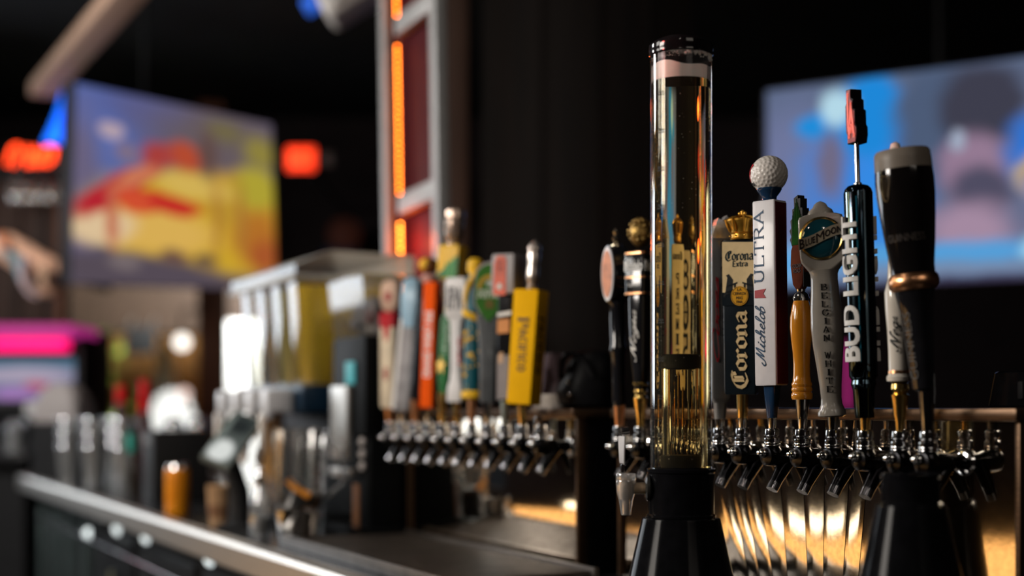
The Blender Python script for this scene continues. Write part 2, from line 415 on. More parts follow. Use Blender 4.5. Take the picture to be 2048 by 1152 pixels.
# ================================================================== the setting
D_ = Vector((.443, -.8965, 0)); N_ = Vector((-.8965, -.443, 0)); O_ = Vector((-.27, 2.2, 0)); BROT = -math.radians(63.7)
def BAR(u, n, z): return O_ + D_ * u + N_ * n + Vector((0, 0, z))
M_wall = mat('dark_wall_paint', (.02, .013, .014), .8, 0, .2, 8)
M_ceil = mat('black_ceiling_paint', (.008, .009, .01), .9, 0, .3, 6)
M_floor = mat('dark_floor_tile', (.02, .018, .017), .4, 0, .3, 5)
def slab(name, c, s, m, bev=0):
    bm = new(); box(bm, (0, 0, 0), s, bev); return struct(obj(name, bm, m, loc=c))
slab('floor', (0, 4.5, -.05), (9.2, 15, .1), M_floor)
slab('ceiling', (0, 3.4, 3.25), (9.2, 11.6, .1), M_ceil)
slab('wall_right', (4.45, 3.5, 1.6), (.1, 11.6, 3.2), M_wall)
slab('wall_front', (0, -2.3, 1.6), (9.2, .1, 3.2), M_wall)
# back wall with the opening to the patio (window_1)
bm = new()
box(bm, (-3.78, 9.1, 1.6), (1.62, .16, 3.2)); box(bm, (1.54, 9.1, 1.6), (6.0, .16, 3.2))
box(bm, (-2.215, 9.1, .42), (1.51, .16, .84)); box(bm, (-2.215, 9.1, 2.72), (1.51, .16, .96))
struct(obj('wall_back', bm, M_wall))
# left wall with an unseen window added for its light (added_window)
bm = new()
box(bm, (-3.82, 1.25, 1.6), (.1, 7.1, 3.2)); box(bm, (-3.82, 8.2, 1.6), (.1, 1.9, 3.2))
box(bm, (-3.82, 6.03, .45), (.1, 2.46, .9)); box(bm, (-3.82, 6.03, 2.87), (.1, 2.46, .66))
struct(obj('wall_left', bm, M_wall))
M_frame = mat('dark_window_frame', (.03, .022, .02), .4, 0, .15, 30)
bm = new()
for y in (4.84, 6.03, 7.22): box(bm, (0, y, 1.72), (.08, .05, 1.64), .006)
for z in (.92, 2.52): box(bm, (0, 6.03, z), (.08, 2.43, .05), .006)
w2 = struct(obj('added_window', bm, M_frame, loc=(-3.82, 0, 0)))
PANE = thin('window_pane', (.97, .98, .98), .0, .02, .0, .06)
bm = new(); box(bm, (0, 6.03, 1.72), (.01, 2.36, 1.56)); obj('pane', bm, PANE, w2)
bm = new()
for x in (-2.95, -1.9, -1.48): box(bm, (x, 9.08, 1.54), (.05, .1, 1.36), .006)
for z in (.88, 2.22): box(bm, (-2.215, 9.08, z), (1.5, .1, .05), .006)
w1 = struct(obj('window_1', bm, M_frame))
bm = new(); box(bm, (-2.215, 9.1, 1.54), (1.42, .01, 1.3)); obj('pane', bm, PANE, w1)
# brown timber post standing in front of the opening
WOODR = wood('red_brown_timber', (.13, .045, .022), (.22, .08, .04), 3)
bm = new(); box(bm, (0, 0, 0), (.16, .14, 3.2), .01); struct(obj('trim_1', bm, WOODR, loc=(-1.81, 8.6, 1.6)))
# wide dark timber pillar behind the taps
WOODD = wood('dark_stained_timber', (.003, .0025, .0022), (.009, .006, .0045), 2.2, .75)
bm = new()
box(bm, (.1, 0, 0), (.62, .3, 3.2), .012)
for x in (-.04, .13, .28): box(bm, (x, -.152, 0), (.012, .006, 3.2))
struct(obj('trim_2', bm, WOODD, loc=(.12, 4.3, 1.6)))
WOODE = wood('lit_timber_edge', (.03, .016, .011), (.06, .032, .021), 2.2, .7)  # lighter colour stands for the pillar's faintly lit edge
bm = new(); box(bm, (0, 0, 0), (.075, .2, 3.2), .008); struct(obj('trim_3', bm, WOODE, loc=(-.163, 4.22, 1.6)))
# ceiling beam running along the bar
BEAM = wood('pale_ceiling_timber', (.36, .22, .15), (.46, .3, .21), 3, .6)
bm = new(); box(bm, (0, 0, .03), (3.0, .11, .06), .006)
struct(obj('trim_4', bm, BEAM, loc=(-1.36, 4.9, 2.72), rot=(0, 0, -math.radians(62.3))))

# ------------------------------------------------------------------ patio beyond the opening
slab('wall_patio', (-2.1, 11.9, 1.4), (5, .1, 2.8), mat('sandy_stucco', (.72, .36, .12), .9, 0, .08, 12))
M_bark = wood('porch_timber', (.03, .018, .011), (.05, .03, .02), 4)
slab('ceiling_patio', (-2.2, 10.7, 2.2), (2.6, .4, .56), M_bark)
t = thing('potted_shrub', 'sunlit green shrub outside the far opening, beside the pink machine', 'plant', (-2.88, 9.9, 0))
bm = new(); lathe(bm, [(.1, 0), (.14, .35), (.15, .36), (.13, .36)], 20); obj('pot', bm, mat('clay', (.4, .16, .08), .8), t)
bm = new(); rnd = random.Random(3)
for i in range(260):
    a = rnd.uniform(0, 2 * PI); r = rnd.uniform(.02, .2); z = rnd.uniform(.3, 1.85)
    p = Vector((r * math.cos(a), r * math.sin(a), z)); q = Vector((rnd.uniform(-1, 1), rnd.uniform(-1, 1), rnd.uniform(-.2, .8))).normalized()
    s = q.cross(Vector((0, 0, 1))).normalized() * .022
    v = [bm.verts.new(x) for x in (p, p + q * .05 + s, p + q * .11, p + q * .05 - s)]; bm.faces.new(v)
obj('foliage', bm, mat('yellow_green_leaf', (.35, .5, .08), .6, 0, .4, 20), t)
bm = new(); tube(bm, [(0, 0, .2), (.01, 0, 1), (0, .02, 1.7)], .015); obj('stem', bm, M_bark, t)
t = thing('patio_parasol', 'closed white parasol standing on the sunlit patio', 'parasol', (-2.8, 11.5, 0))
bm = new(); tube(bm, [(0, 0, 0), (0, 0, 2.0)], .02); obj('pole', bm, STEEL, t)
bm = new(); lathe(bm, [(.02, 1.95), (.06, 1.8), (.1, 1.5), (.12, 1.1), (.06, 1.02), (.03, 1.04)], 24); obj('canopy', bm, mat('white_canvas', (.85, .85, .82), .8), t)
t = thing('patio_chair', 'white patio chair with rounded back seen through the opening', 'chair', (-2.62, 10.75, 0))
bm = new(); box(bm, (0, 0, .75), (.42, .4, .05), .02); obj('seat', bm, WHITE, t)
bm = new(); column(bm, [(.8, .2, .02, .5), (1.2, .22, .03, .6), (1.45, .12, .03, .9), (1.5, .03, .02, 1)]); o = obj('backrest', bm, WHITE, t); o.location = (0, .2, 0)
for sx in (-.18, .18):
    for sy in (-.17, .17):
        bm = new(); tube(bm, [(sx, sy, 0), (sx, sy, .75)], .018); obj('leg', bm, WHITE, t)
t = thing('patio_signboard', 'dark signboard hanging in the far opening under the screen', 'sign', (-2.72, 10.42, 1.86))
bm = new(); box(bm, (0, 0, 0), (.22, .03, .2), .01); obj('board', bm, BLACKM, t)
for sx in (-.08, .08):
    bm = new(); tube(bm, [(sx, 0, .1), (sx, .12, .2)], .005); obj('hanger', bm, STEEL, t)
t = thing('globe_lamp', 'lit round white globe lamp beside the brown timber post', 'lamp', P(364, 684, 8.3))
bm = new(); ball(bm, (0, 0, 0), .045); obj('globe', bm, emis('warm_globe_glass', (1, .93, .84), 2.2), t)
bm = new(); tube(bm, [(0, 0, .04), (0, 0, .16), (0, .06, .2), (.17, .3, .2)], .008); obj('bracket', bm, DKCHROME, t)
t = thing('globe_lamp', 'smaller lit pinkish globe lamp lower beside the brown timber post', 'lamp', P(368, 788, 8.3))
bm = new(); ball(bm, (0, 0, 0), .035); obj('globe', bm, emis('pink_globe_glass', (1, .74, .66), 1.2), t)
bm = new(); tube(bm, [(0, 0, -.03), (0, 0, -.1), (.16, .3, -.1)], .008); obj('bracket', bm, DKCHROME, t)
# bright white door leaf in full sun, right end of the opening
t = thing('sunlit_panel', 'white sunlit board blazing with daylight past the timber post', 'board', (-2.0, 10.45, 1.2))
bm = new(); box(bm, (0, 0, -.1), (.26, .04, 1.8), .02); obj('board', bm, mat('white_board', (.9, .9, .88), .8), t)
bm = new(); box(bm, (0, .03, -1.1), (.3, .2, .2), .02); obj('foot', bm, WHITE, t)

# ------------------------------------------------------------------ screens
def screen(name, label, cat, c, m, bez, th=.05, group=None):
    """c: corners tl, tr, br, bl"""
    ctr = (c[0] + c[1] + c[2] + c[3]) / 4
    nrm = (c[1] - c[0]).cross(c[3] - c[0]).normalized()
    if nrm.dot(-ctr) < 0: nrm = -nrm
    root = thing(name, label, cat, ctr, 0, group)
    cc = [p - ctr for p in c]
    def quad(k, off): return [p * k + nrm * off for p in cc]
    bm = new(); o1 = quad(1.012, 0); b1 = quad(1.0, -th)
    loft(bm, [b1, o1]); obj('housing', bm, BLACKM, root)
    bm = new(); loft(bm, [quad(1.014, 0), quad(1.014, .012), quad(1.0, .012), quad(1.0, 0)], cap=False); obj('bezel', bm, bez, root)
    bm = new(); vs_ = [bm.verts.new(p) for p in quad(1.0, .004)]; f = bm.faces.new(vs_)
    uvl = bm.loops.layers.uv.new('UVMap')
    for l, u in zip(f.loops, ((0, 1), (1, 1), (1, 0), (0, 0))): l[uvl].uv = u
    me = bpy.data.meshes.new('display'); bm.to_mesh(me); bm.free(); me.materials.append(m)
    o = bpy.data.objects.new('display', me); COL.objects.link(o); o.parent = root
    # wall arm
    bm = new(); tube(bm, [-nrm * th, -nrm * (th + .15), -nrm * (th + .15) + Vector((0, 0, 3.2 - ctr.z))], .013); obj('mount', bm, BLACKM, root)
    return root
YEL = lin(200, 160, 45); RED = lin(190, 55, 40); PUR = lin(95, 85, 105); BLU = lin(85, 110, 180)
sm = screen_mat('left_screen_picture', lin(92, 88, 118), lin(86, 78, 88), [
    (.0, .92, .3, .4, 0, lin(82, 112, 188), .8), (.35, .95, .3, .14, 0, lin(88, 92, 140), .7), (.75, .85, .4, .2, 0, lin(100, 88, 92), .6),
    (.93, .82, .1, .09, 0, lin(140, 128, 60), .6), (.72, .9, .1, .06, 0, lin(110, 100, 70), .6), (.02, .5, .1, .4, 0, lin(104, 96, 124), .6),
    (.66, .36, .58, .29, -3, YEL, .22), (.8, .5, .22, .17, 0, lin(182, 142, 48), .4), (.9, .6, .13, .12, 0, lin(172, 158, 52), .4), (.9, .3, .15, .16, 0, lin(176, 110, 40), .5), (.94, .2, .1, .1, 0, lin(165, 85, 42), .5),
    (.55, .57, .2, .07, -6, lin(208, 175, 85), .4), (.35, .3, .3, .12, -3, lin(214, 172, 84), .4), (.12, .3, .14, .09, 12, lin(218, 190, 150), .4),
    (.18, .5, .23, .06, 42, lin(178, 36, 48), .25), (.27, .585, .15, .04, 42, lin(200, 118, 84), .4), (.385, .455, .19, .06, -7, lin(192, 48, 38), .22), (.26, .45, .08, .06, -8, lin(206, 78, 48), .4),
    (.5, .72, .1, .075, -14, lin(178, 74, 48), .4), (.36, .71, .07, .07, 20, lin(165, 62, 58), .5), (.15, .8, .05, .045, 0, lin(176, 156, 168), .4), (.22, .7, .06, .05, 0, lin(124, 108, 130), .6), (.62, .75, .05, .12, 0, lin(95, 72, 68), .6),
    (.17, .34, .025, .14, 0, lin(190, 110, 80), .7), (.66, .4, .02, .2, 0, lin(170, 120, 50), .8), (.8, .4, .02, .2, 0, lin(165, 115, 50), .8),
    (.3, .06, .5, .1, -4, lin(84, 74, 84), .4), (.22, .12, .07, .04, 0, lin(116, 104, 106), .5), (.6, .16, .06, .035, 0, lin(96, 76, 62), .6), (.45, .17, .06, .04, 0, lin(100, 72, 66), .6)], 1.0)
screen('wall_screen', 'large flat screen showing a yellow and red picture, left of the red exit sign', 'tv',
       [P(147, 166, 5.5), P(541, 250, 6.9), P(551, 580, 6.9), P(137, 566, 5.5)], sm, mat('grey_blue_bezel', (.05, .05, .07), .4))
SKY = lin(70, 145, 215); DKG = lin(82, 92, 118); CAP = lin(40, 130, 205)
sm2 = screen_mat('right_screen_picture', lin(86, 98, 124), lin(100, 104, 132), [
    (.1, .5, .18, .4, 0, lin(104, 112, 148), .5), (.13, .1, .2, .12, 0, lin(110, 170, 220), .6), (.3, .35, .16, .4, 10, lin(62, 122, 200), .45), (.42, .5, .12, .3, 0, lin(50, 130, 215), .4),
    (.35, .82, .11, .2, 0, lin(28, 128, 205), .25), (.2, .8, .1, .07, 8, lin(30, 132, 205), .3), (.24, .87, .06, .09, 0, lin(170, 205, 220), .4), (.22, .6, .05, .16, 0, lin(105, 100, 125), .5), 
    (.55, .74, .12, .3, 0, lin(72, 86, 112), .4), (.7, .8, .13, .2, 0, lin(58, 58, 72), .3), (.67, .52, .1, .16, 0, lin(140, 115, 138), .4), (.69, .4, .09, .13, 0, lin(75, 72, 92), .4), (.66, .24, .12, .12, 0, lin(155, 130, 152), .5),
    (.63, .66, .02, .05, 0, lin(150, 160, 180), .5), (.95, .52, .16, .24, 20, lin(32, 110, 205), .3), (.95, .46, .15, .16, 25, lin(190, 160, 90), .2), (.97, .42, .14, .15, 25, lin(24, 92, 190), .25), (.92, .44, .04, .05, 0, lin(80, 160, 220), .5), (.95, .22, .08, .06, 0, lin(110, 72, 62), .5),
    (.5, .13, .52, .06, 0, lin(80, 150, 205), .5), (.87, .14, .06, .07, 0, lin(160, 205, 225), .4), (.6, .05, .5, .05, 0, lin(110, 130, 160), .6), (.5, .0, .6, .03, 0, lin(62, 56, 82), .6)], 1.12)
screen('wall_screen', 'large screen of blurred figures in blue caps, behind the near taps', 'tv',
       [P(1535, 183, 5.4), P(2180, 98, 4.65), P(2180, 553, 4.65), P(1538, 580, 5.4)], sm2, mat('dark_violet_bezel', (.02, .016, .03), .4))
# exit sign
t = thing('exit_sign', 'glowing red exit sign on the dark back wall', 'sign', P(602, 318, 7.2))
bm = new(); box(bm, (0, .03, 0), (.15, .04, .13), .012); obj('housing', bm, BLACKM, t)
bm = new(); box(bm, (0, 0, 0), (.145, .02, .12), .012); obj('lit_face', bm, emis('exit_red', (1, .045, .012), 1.6), t)
bm = new(); letters(bm, 'EXIT', 0, 0, .12, .07, -.011, style='bold', d=.002); obj('lettering', bm, emis('exit_letter', (1, .09, .02), 1.8), t)
for s in (-1, 1):
    bm = new(); lathe(bm, [(.015, 0), (.03, .03), (.036, .06)], 16, Matrix.Translation((s * .1, 0, 0)) @ Matrix.Rotation(s * PI / 2, 4, 'Y')); obj('lamp_head', bm, mat('dim_grey', (.2, .17, .16), .5), t)
bm = new(); tube(bm, [(0, .04, 0), (0, 1.9, 0)], .012); obj('bracket', bm, BLACKM, t)
# red neon letters, upper left
t = thing('neon_sign', 'red glowing neon tubes bunched in the upper left corner', 'neon sign', P(62, 314, 6.4))
NE = emis('red_neon', (1, .06, .01), 4); k = 6.4 / F
def npx(pts): return [((x - 62) * k, 0, (314 - y) * k) for x, y in pts]
for s in ([(14, 330), (22, 300), (36, 292), (38, 312), (26, 332)], [(52, 294), (56, 312), (54, 332)], [(62, 332), (68, 296), (76, 330), (84, 298)], [(88, 330), (92, 300), (102, 296), (104, 318), (94, 330)], [(106, 322), (110, 296)]):
    bm = new(); tube(bm, npx(smoothline(s, 5)), .007, 8); obj('tube', bm, NE, t)
bm = new(); box(bm, (0, .05, 0), (.26, .02, .13), .005); box(bm, (0, .2, -.06), (.04, .3, .03), .004); obj('backing', bm, BLACKM, t)
t2 = thing('neon_sign', 'blue glowing neon beside the top left of the yellow and red screen', 'neon sign', P(114, 250, 6.6))
k = 6.6 / F; NB = emis('blue_neon', (.01, .16, 1), 1.7)
def npx2(pts): return [((x - 114) * k, 0, (250 - y) * k) for x, y in pts]
for s in ([(130, 186), (118, 230), (92, 288)], [(92, 288), (112, 272), (134, 300)], [(134, 300), (132, 250), (128, 200)], [(104, 284), (124, 250), (128, 290)]):
    bm = new(); tube(bm, npx2(smoothline(s, 5)), .016, 8); obj('tube', bm, NB, t2)
bm = new(); prism(bm, [((x - 114) * k, (250 - y) * k) for x, y in ((134, 172), (78, 306), (146, 312))], .04, .06); obj('backing', bm, mat('blue_board', (.02, .12, .5), .5), t2)
# brown wall panels at the far left, with a row of hanging glasses
bm = new()
for x0, x1 in ((-12, 40), (44, 92), (96, 134)):
    a = P(x0, 700, 6.7); b = P(x1, 345, 6.7); box(bm, ((a.x + b.x) / 2, 6.72, (a.z + b.z) / 2), (b.x - a.x, .05, b.z - a.z), .01)
c = thing('back_cabinet', 'dark brown wooden wall cabinet behind the carved ornament', 'cabinet', (0, 0, 0))
obj('panel', bm, wood('cabinet_timber', (.03, .014, .009), (.07, .032, .018), 3), c)
bm = new(); a = P(-20, 345, 6.66); b = P(136, 330, 6.66); box(bm, ((a.x + b.x) / 2, 6.74, a.z), (b.x - a.x, .16, .06), .01); obj('cornice', bm, WOODD, c)
bm = new(); a = P(112, 700, 6.66); b = P(124, 350, 6.66); box(bm, ((a.x + b.x) / 2, 6.68, (a.z + b.z) / 2), (.03, .04, b.z - a.z), .005); obj('edge_strip', bm, wood('warm_timber', (.16, .06, .025), (.25, .1, .05), 3), c)
bm = new(); a = P(-20, 700, 6.7); box(bm, (a.x + .18, 6.76, .85), (.5, .08, 1.7)); obj('carcass', bm, WOODD, c)
for i in range(5):
    q = P(30 + i * 24, 356, 6.5)
    bm = new(); lathe(bm, [(.006, .05), (.004, .0), (.02, -.03), (.028, -.07), (.024, -.11)], 14, cap=False)
    g = obj('hanging_glass', bm, thin('amber_glass', (.95, .85, .75), .12), loc=q)
    tag(g, 'stemmed glass %s hanging under the red neon' % ('first from the left,', 'second from the left,', 'middle of five', 'fourth from the left,', 'last on the right')[i], 'glass', 'stemmed glasses hanging under the neon')
# carved ornament
t = thing('carved_ornament', 'tan orange and teal carved ornament on the brown cabinet, far left', 'wall ornament', P(64, 530, 5.6))
k = 5.6 / F
def q3(x, y, d=0): return Vector(((x - 64) * k, d, (530 - y) * k))
TAN = mat('tan_painted_carving', (.7, .4, .27), .6, 0, .15, 25)
bm = new(); spine = smoothline([(-14, 492, 26), (20, 500, 34), (52, 522, 40), (80, 545, 46), (104, 552, 40), (122, 548, 24), (130, 546, 6)], 5)
loft(bm, [[q3(x + .45 * r * math.cos(a), y - r * math.sin(a), -.05 * math.cos(a) * r / 40) for a in [2 * PI * i / 20 for i in range(20)]] for x, y, r in spine]); obj('body', bm, TAN, t)
bm = new(); tube(bm, [q3(x, y, -.055) for x, y in smoothline([(14, 494), (30, 512), (46, 524), (50, 545), (54, 566)], 5)], [.008 + .012 * math.sin(PI * i / 20) for i in range(21)]); obj('teal_stripe', bm, mat('teal_paint', (.04, .22, .3), .5), t)
bm = new(); tube(bm, [q3(x, y, -.075) for x, y in smoothline([(66, 520), (58, 545), (62, 572), (76, 592), (88, 598)], 5)], [.016 - .0005 * i for i in range(21)]); obj('curled_horn', bm, mat('lilac_paint', (.55, .4, .42), .5), t)
bm = new(); tube(bm, [q3(x, y, -.06) for x, y in smoothline([(8, 472), (22, 488), (26, 502)], 5)], .016); obj('orange_patch', bm, mat('orange_paint', (.62, .2, .08), .5), t)
for x in (80, 118):
    bm = new(); ball(bm, q3(x, 560, -.06), .022, s=(.8, .7, 1.2)); obj('hollow', bm, mat('maroon_paint', (.03, .006, .008), .6), t)
bm = new(); tube(bm, [q3(x, y, -.085) for x, y in smoothline([(100, 535), (104, 555), (100, 572)], 4)], .016); obj('muzzle', bm, mat('pale_tan_paint', (.6, .38, .25), .5), t)
bm = new(); tube(bm, [(0, .03, 0), (0, 1.05, 0)], .02); obj('mounting_rod', bm, BLACKM, t)
# orange football-like blur behind the bar
t = thing('wall_emblem', 'dim round orange and blue emblem on the dark back wall', 'wall decoration', P(690, 470, 8.6))
bm = new(); lathe(bm, [(.1, 0), (.1, .02), (.085, .03)], 28, Matrix.Rotation(PI / 2, 4, 'X')); obj('disc', bm, mat('dim_orange_paint', (.16, .04, .02), .6), t)
bm = new(); box(bm, (-.03, -.01, -.12), (.2, .03, .08), .02); obj('blue_band', bm, mat('dim_blue_paint', (.01, .02, .07), .6), t)
bm = new(); tube(bm, [(0, .0, 0), (0, .45, 0)], .02); obj('peg', bm, BLACKM, t)
# ceiling projector
t = thing('ceiling_projector', 'white projector hanging from the ceiling above the exit sign', 'projector', P(702, 8, 4.7))
t.rotation_euler = (math.radians(-8), math.radians(-32), 0)
bm = new(); box(bm, (0.01, 0, .02), (.2, .16, .1), .03, seg=3); obj('body', bm, mat('white_shell', (.75, .72, .68), .4), t)
bm = new(); lathe(bm, [(.03, 0), (.034, .015), (.03, .025), (.026, .02)], 20, Matrix.Translation((-.04, -.08, .02)) @ Matrix.Rotation(PI / 2, 4, 'X')); obj('lens_barrel', bm, mat('white_shell', (.75, .72, .68)), t)
bm = new(); box(bm, (-.115, .0, .07), (.05, .1, .025), .01); obj('status_light', bm, emis('blue_lamp', (.04, .18, .9), .45), t)
bm = new(); tube(bm, [(0, 0, .08), (.18, 0, .36)], .02); obj('mount', bm, WHITE, t)
# pink lit game machine, far left
z = 6.0
t = thing('game_machine', 'machine with a glowing pink marquee and pale lit screen, far left', 'game machine', P(70, 720, z))
k = z / F
def gp(x, y, d=0): return ((x - 70) * k, d, (720 - y) * k)
def gbox(x0, x1, y0, y1, d0, d1, bev=.01):
    bm = new(); a = gp(x0, y1, d0); b = gp(x1, y0, d1); box(bm, [(a[i] + b[i]) / 2 for i in range(3)], [abs(b[i] - a[i]) for i in range(3)], bev); return bm
obj('cabinet', gbox(-60, 158, 655, 1320, .04, .5), BLACKM, t)
obj('hood', gbox(-60, 160, 650, 678, -.08, .3, .03), emis('magenta_hood', (.32, .02, .16), 1.0), t)
obj('marquee', gbox(-58, 136, 679, 703, -.05, .04), emis('pink_marquee', (1, .005, .16), 1.3), t)
sm3 = screen_mat('game_screen_picture', lin(70, 110, 130), lin(120, 110, 150), [(.5, .6, .5, .2, 0, lin(165, 155, 175), .4), (.62, .35, .12, .1, 0, lin(180, 90, 110), .5), (.4, .15, .2, .15, 0, lin(160, 120, 180), .5), (.9, .15, .2, .2, 0, lin(90, 100, 120), .5)], 1)
bm = new(); f = bm.faces.new([bm.verts.new(gp(x, y, .035)) for x, y in ((-58, 716), (144, 716), (144, 800), (-58, 800))])
uvl = bm.loops.layers.uv.new('UVMap')
for l, u in zip(f.loops, ((0, 1), (1, 1), (1, 0), (0, 0))): l[uvl].uv = u
me = bpy.data.meshes.new('display'); bm.to_mesh(me); bm.free(); me.materials.append(sm3)
o = bpy.data.objects.new('display', me); COL.objects.link(o); o.parent = t
obj('control_shelf', gbox(-60, 158, 802, 830, -.16, .04), BLACKM, t)
# purple-pink light strip far behind the near taps
t = thing('pink_light_strip', 'upright pink glowing strip seen low between the white and the chrome tap handles', 'light', P(1695, 752, 6.0))
bm = new(); box(bm, (0, .03, 0), (.06, .03, .3), .01); obj('holder', bm, BLACKM, t)
bm = new(); box(bm, (0, 0, 0), (.045, .03, .28), .012); obj('diffuser', bm, emis('pink_strip', (.2, .012, .09), 1), t)
bm = new(); tube(bm, [(0, .05, 0), (0, 3.0, 0)], .012); obj('bracket', bm, BLACKM, t)

# ================================================================== the bar counter
ctr = thing('bar_counter', 'long dark bar counter with a bright steel edge curving round at its far end', 'bar counter', (O_.x, O_.y, 0), BROT)
TOPM = mat('dark_counter_top', (.02, .02, .021), .22, 0, .25, 20, coat=.2)
def path_edge():
    pts = [(1.5, 0), (.6, 0), (0, 0), (-1, 0), (-2, 0), (-3, 0), (-3.62, .0)]
    pts += [(-3.62 - .2 * math.sin(a), .2 - .2 * math.cos(a)) for a in [PI / 2 * i / 8 for i in range(1, 9)]]
    pts += [(-3.82, .5), (-3.82, .8)]
    return pts
pe = path_edge()
bm = new(); prism(bm, [(x, y) for x, y in pe] + [(1.5, .8)], 1.045, 1.094)
for v in bm.verts: v.co = Vector((v.co.x, v.co.z, v.co.y))
obj('top', bm, TOPM, ctr)
bm = new()
sec = [(-.012, 1.046), (-.018, 1.052), (-.018, 1.092), (-.012, 1.1), (.02, 1.1), (.022, 1.0945), (.0, 1.0935), (.0, 1.046)]
rings = []
for i, p in enumerate(pe):
    p = Vector((*p, 0)); d = (Vector((*pe[min(i + 1, len(pe) - 1)], 0)) - Vector((*pe[max(i - 1, 0)], 0))).normalized(); nn = Vector((-d.y, d.x, 0))
    if nn.y > 0 and i < 3: nn = -nn
    # inward normal (towards +y at the straight part)
    inn = Vector((d.y, -d.x, 0))
    if i < 7: inn = Vector((0, 1, 0)) if i < 6 else Vector((.1, 1, 0)).normalized()
    rings.append([p + inn * a + Vector((0, 0, z)) for a, z in sec])
loft(bm, rings); obj('steel_edge', bm, STEEL, ctr)
bm = new(); box(bm, (-1.1, .42, .52), (5.2, .68, 1.04)); obj('carcass', bm, BLACKM, ctr)
# fridge doors and posts under the counter
for i, u in enumerate((-3.55, -3.2, -2.9, -2.6)):
    bm = new(); box(bm, (u, .065, .55), (.035, .03, .9), .008); obj('door_handle', bm, mat('teal_grey_steel', (.2, .26, .26), .35, .9), ctr)
for u in (-2.2, -1.5, -.8, -.1):
    bm = new(); box(bm, (u, .073, .52), (.62, .014, .94), .01); obj('door', bm, mat('black_door', (.01, .01, .011), .35), ctr)
    bm = new(); tube(bm, [(u + .22, .03, .9), (u + .22, .03, .4)], .012); obj('door_handle', bm, mat('teal_grey_steel', (.2, .26, .26), .35, .9), ctr)
# rail under the edge
bm = new(); tube(bm, [(-3.0, -.03, .985), (.3, -.03, .985)], .005)
for u in (-2.6, -1.7, -.8, .1): tube(bm, [(u, -.03, .985), (u, .08, .985)], .004, 8)
obj('rail', bm, DKCHROME, ctr)
for i, (px, py, nm) in enumerate(((179, 1068, 'farthest'), (238, 1058, 'second from the far end'), (296, 1074, 'third from the far end'), (424, 1117, 'nearest'))):
    z = (4.15, 3.85, 3.5, 2.9)[i]
    t = thing('counter_dot', 'small glowing white dot under the steel counter edge, %s of four' % nm, 'light', P(px, py, z), BROT, 'small glowing dots under the counter edge')  # small emissive dots, bright spots below the edge
    bm = new(); lathe(bm, [(.017, 0), (.0165, .006), (.012, .012), (.005, .0155)], 20, Matrix.Rotation(PI / 2, 4, 'X')); obj('lens', bm, emis('cool_dot_face', (.85, .95, .97), 1.1), t)
    bm = new(); tube(bm, [(0, .004, 0), (0, .1, .02)], .008); obj('stem', bm, BLACKM, t)
# white bucket under the counter
t = thing('floor_bucket', 'pale bucket with a red band on the floor under the counter', 'bucket', BAR(-1.28, .18, 0))
bm = new(); lathe(bm, [(.1, 0), (.13, .42), (.138, .43), (.125, .43), (.1, .03)], 24); obj('body', bm, mat('grey_white_plastic', (.4, .42, .4), .5), t)
bm = new(); lathe(bm, [(.132, .36), (.134, .42), (.131, .42)], 24, cap=False); obj('red_band', bm, mat('red_plastic', (.4, .03, .02), .5), t)

# ------------------------------------------------------------------ drip tray in front of the far tower
dt = thing('drip_tray', 'slatted steel drip tray on the counter below the far taps', 'drip tray', BAR(-.12, -.19, 1.094), BROT)
bm = new(); box(bm, (0, .0, .006), (.74, .25, .012), .003); obj('pan', bm, DKCHROME, dt)
bm = new()
for i in range(46): box(bm, (-.36 + i * .016, 0, .014), (.006, .24, .004))
obj('grille', bm, mat('worn_tray_steel', (.16, .14, .125), .42, 1, .2, 30), dt)
bm = new(); box(bm, (0, -.125, .012), (.75, .008, .02), .002); box(bm, (0, .125, .012), (.75, .008, .02), .002); obj('rim', bm, mat('worn_tray_steel', (.16, .14, .125)), dt)

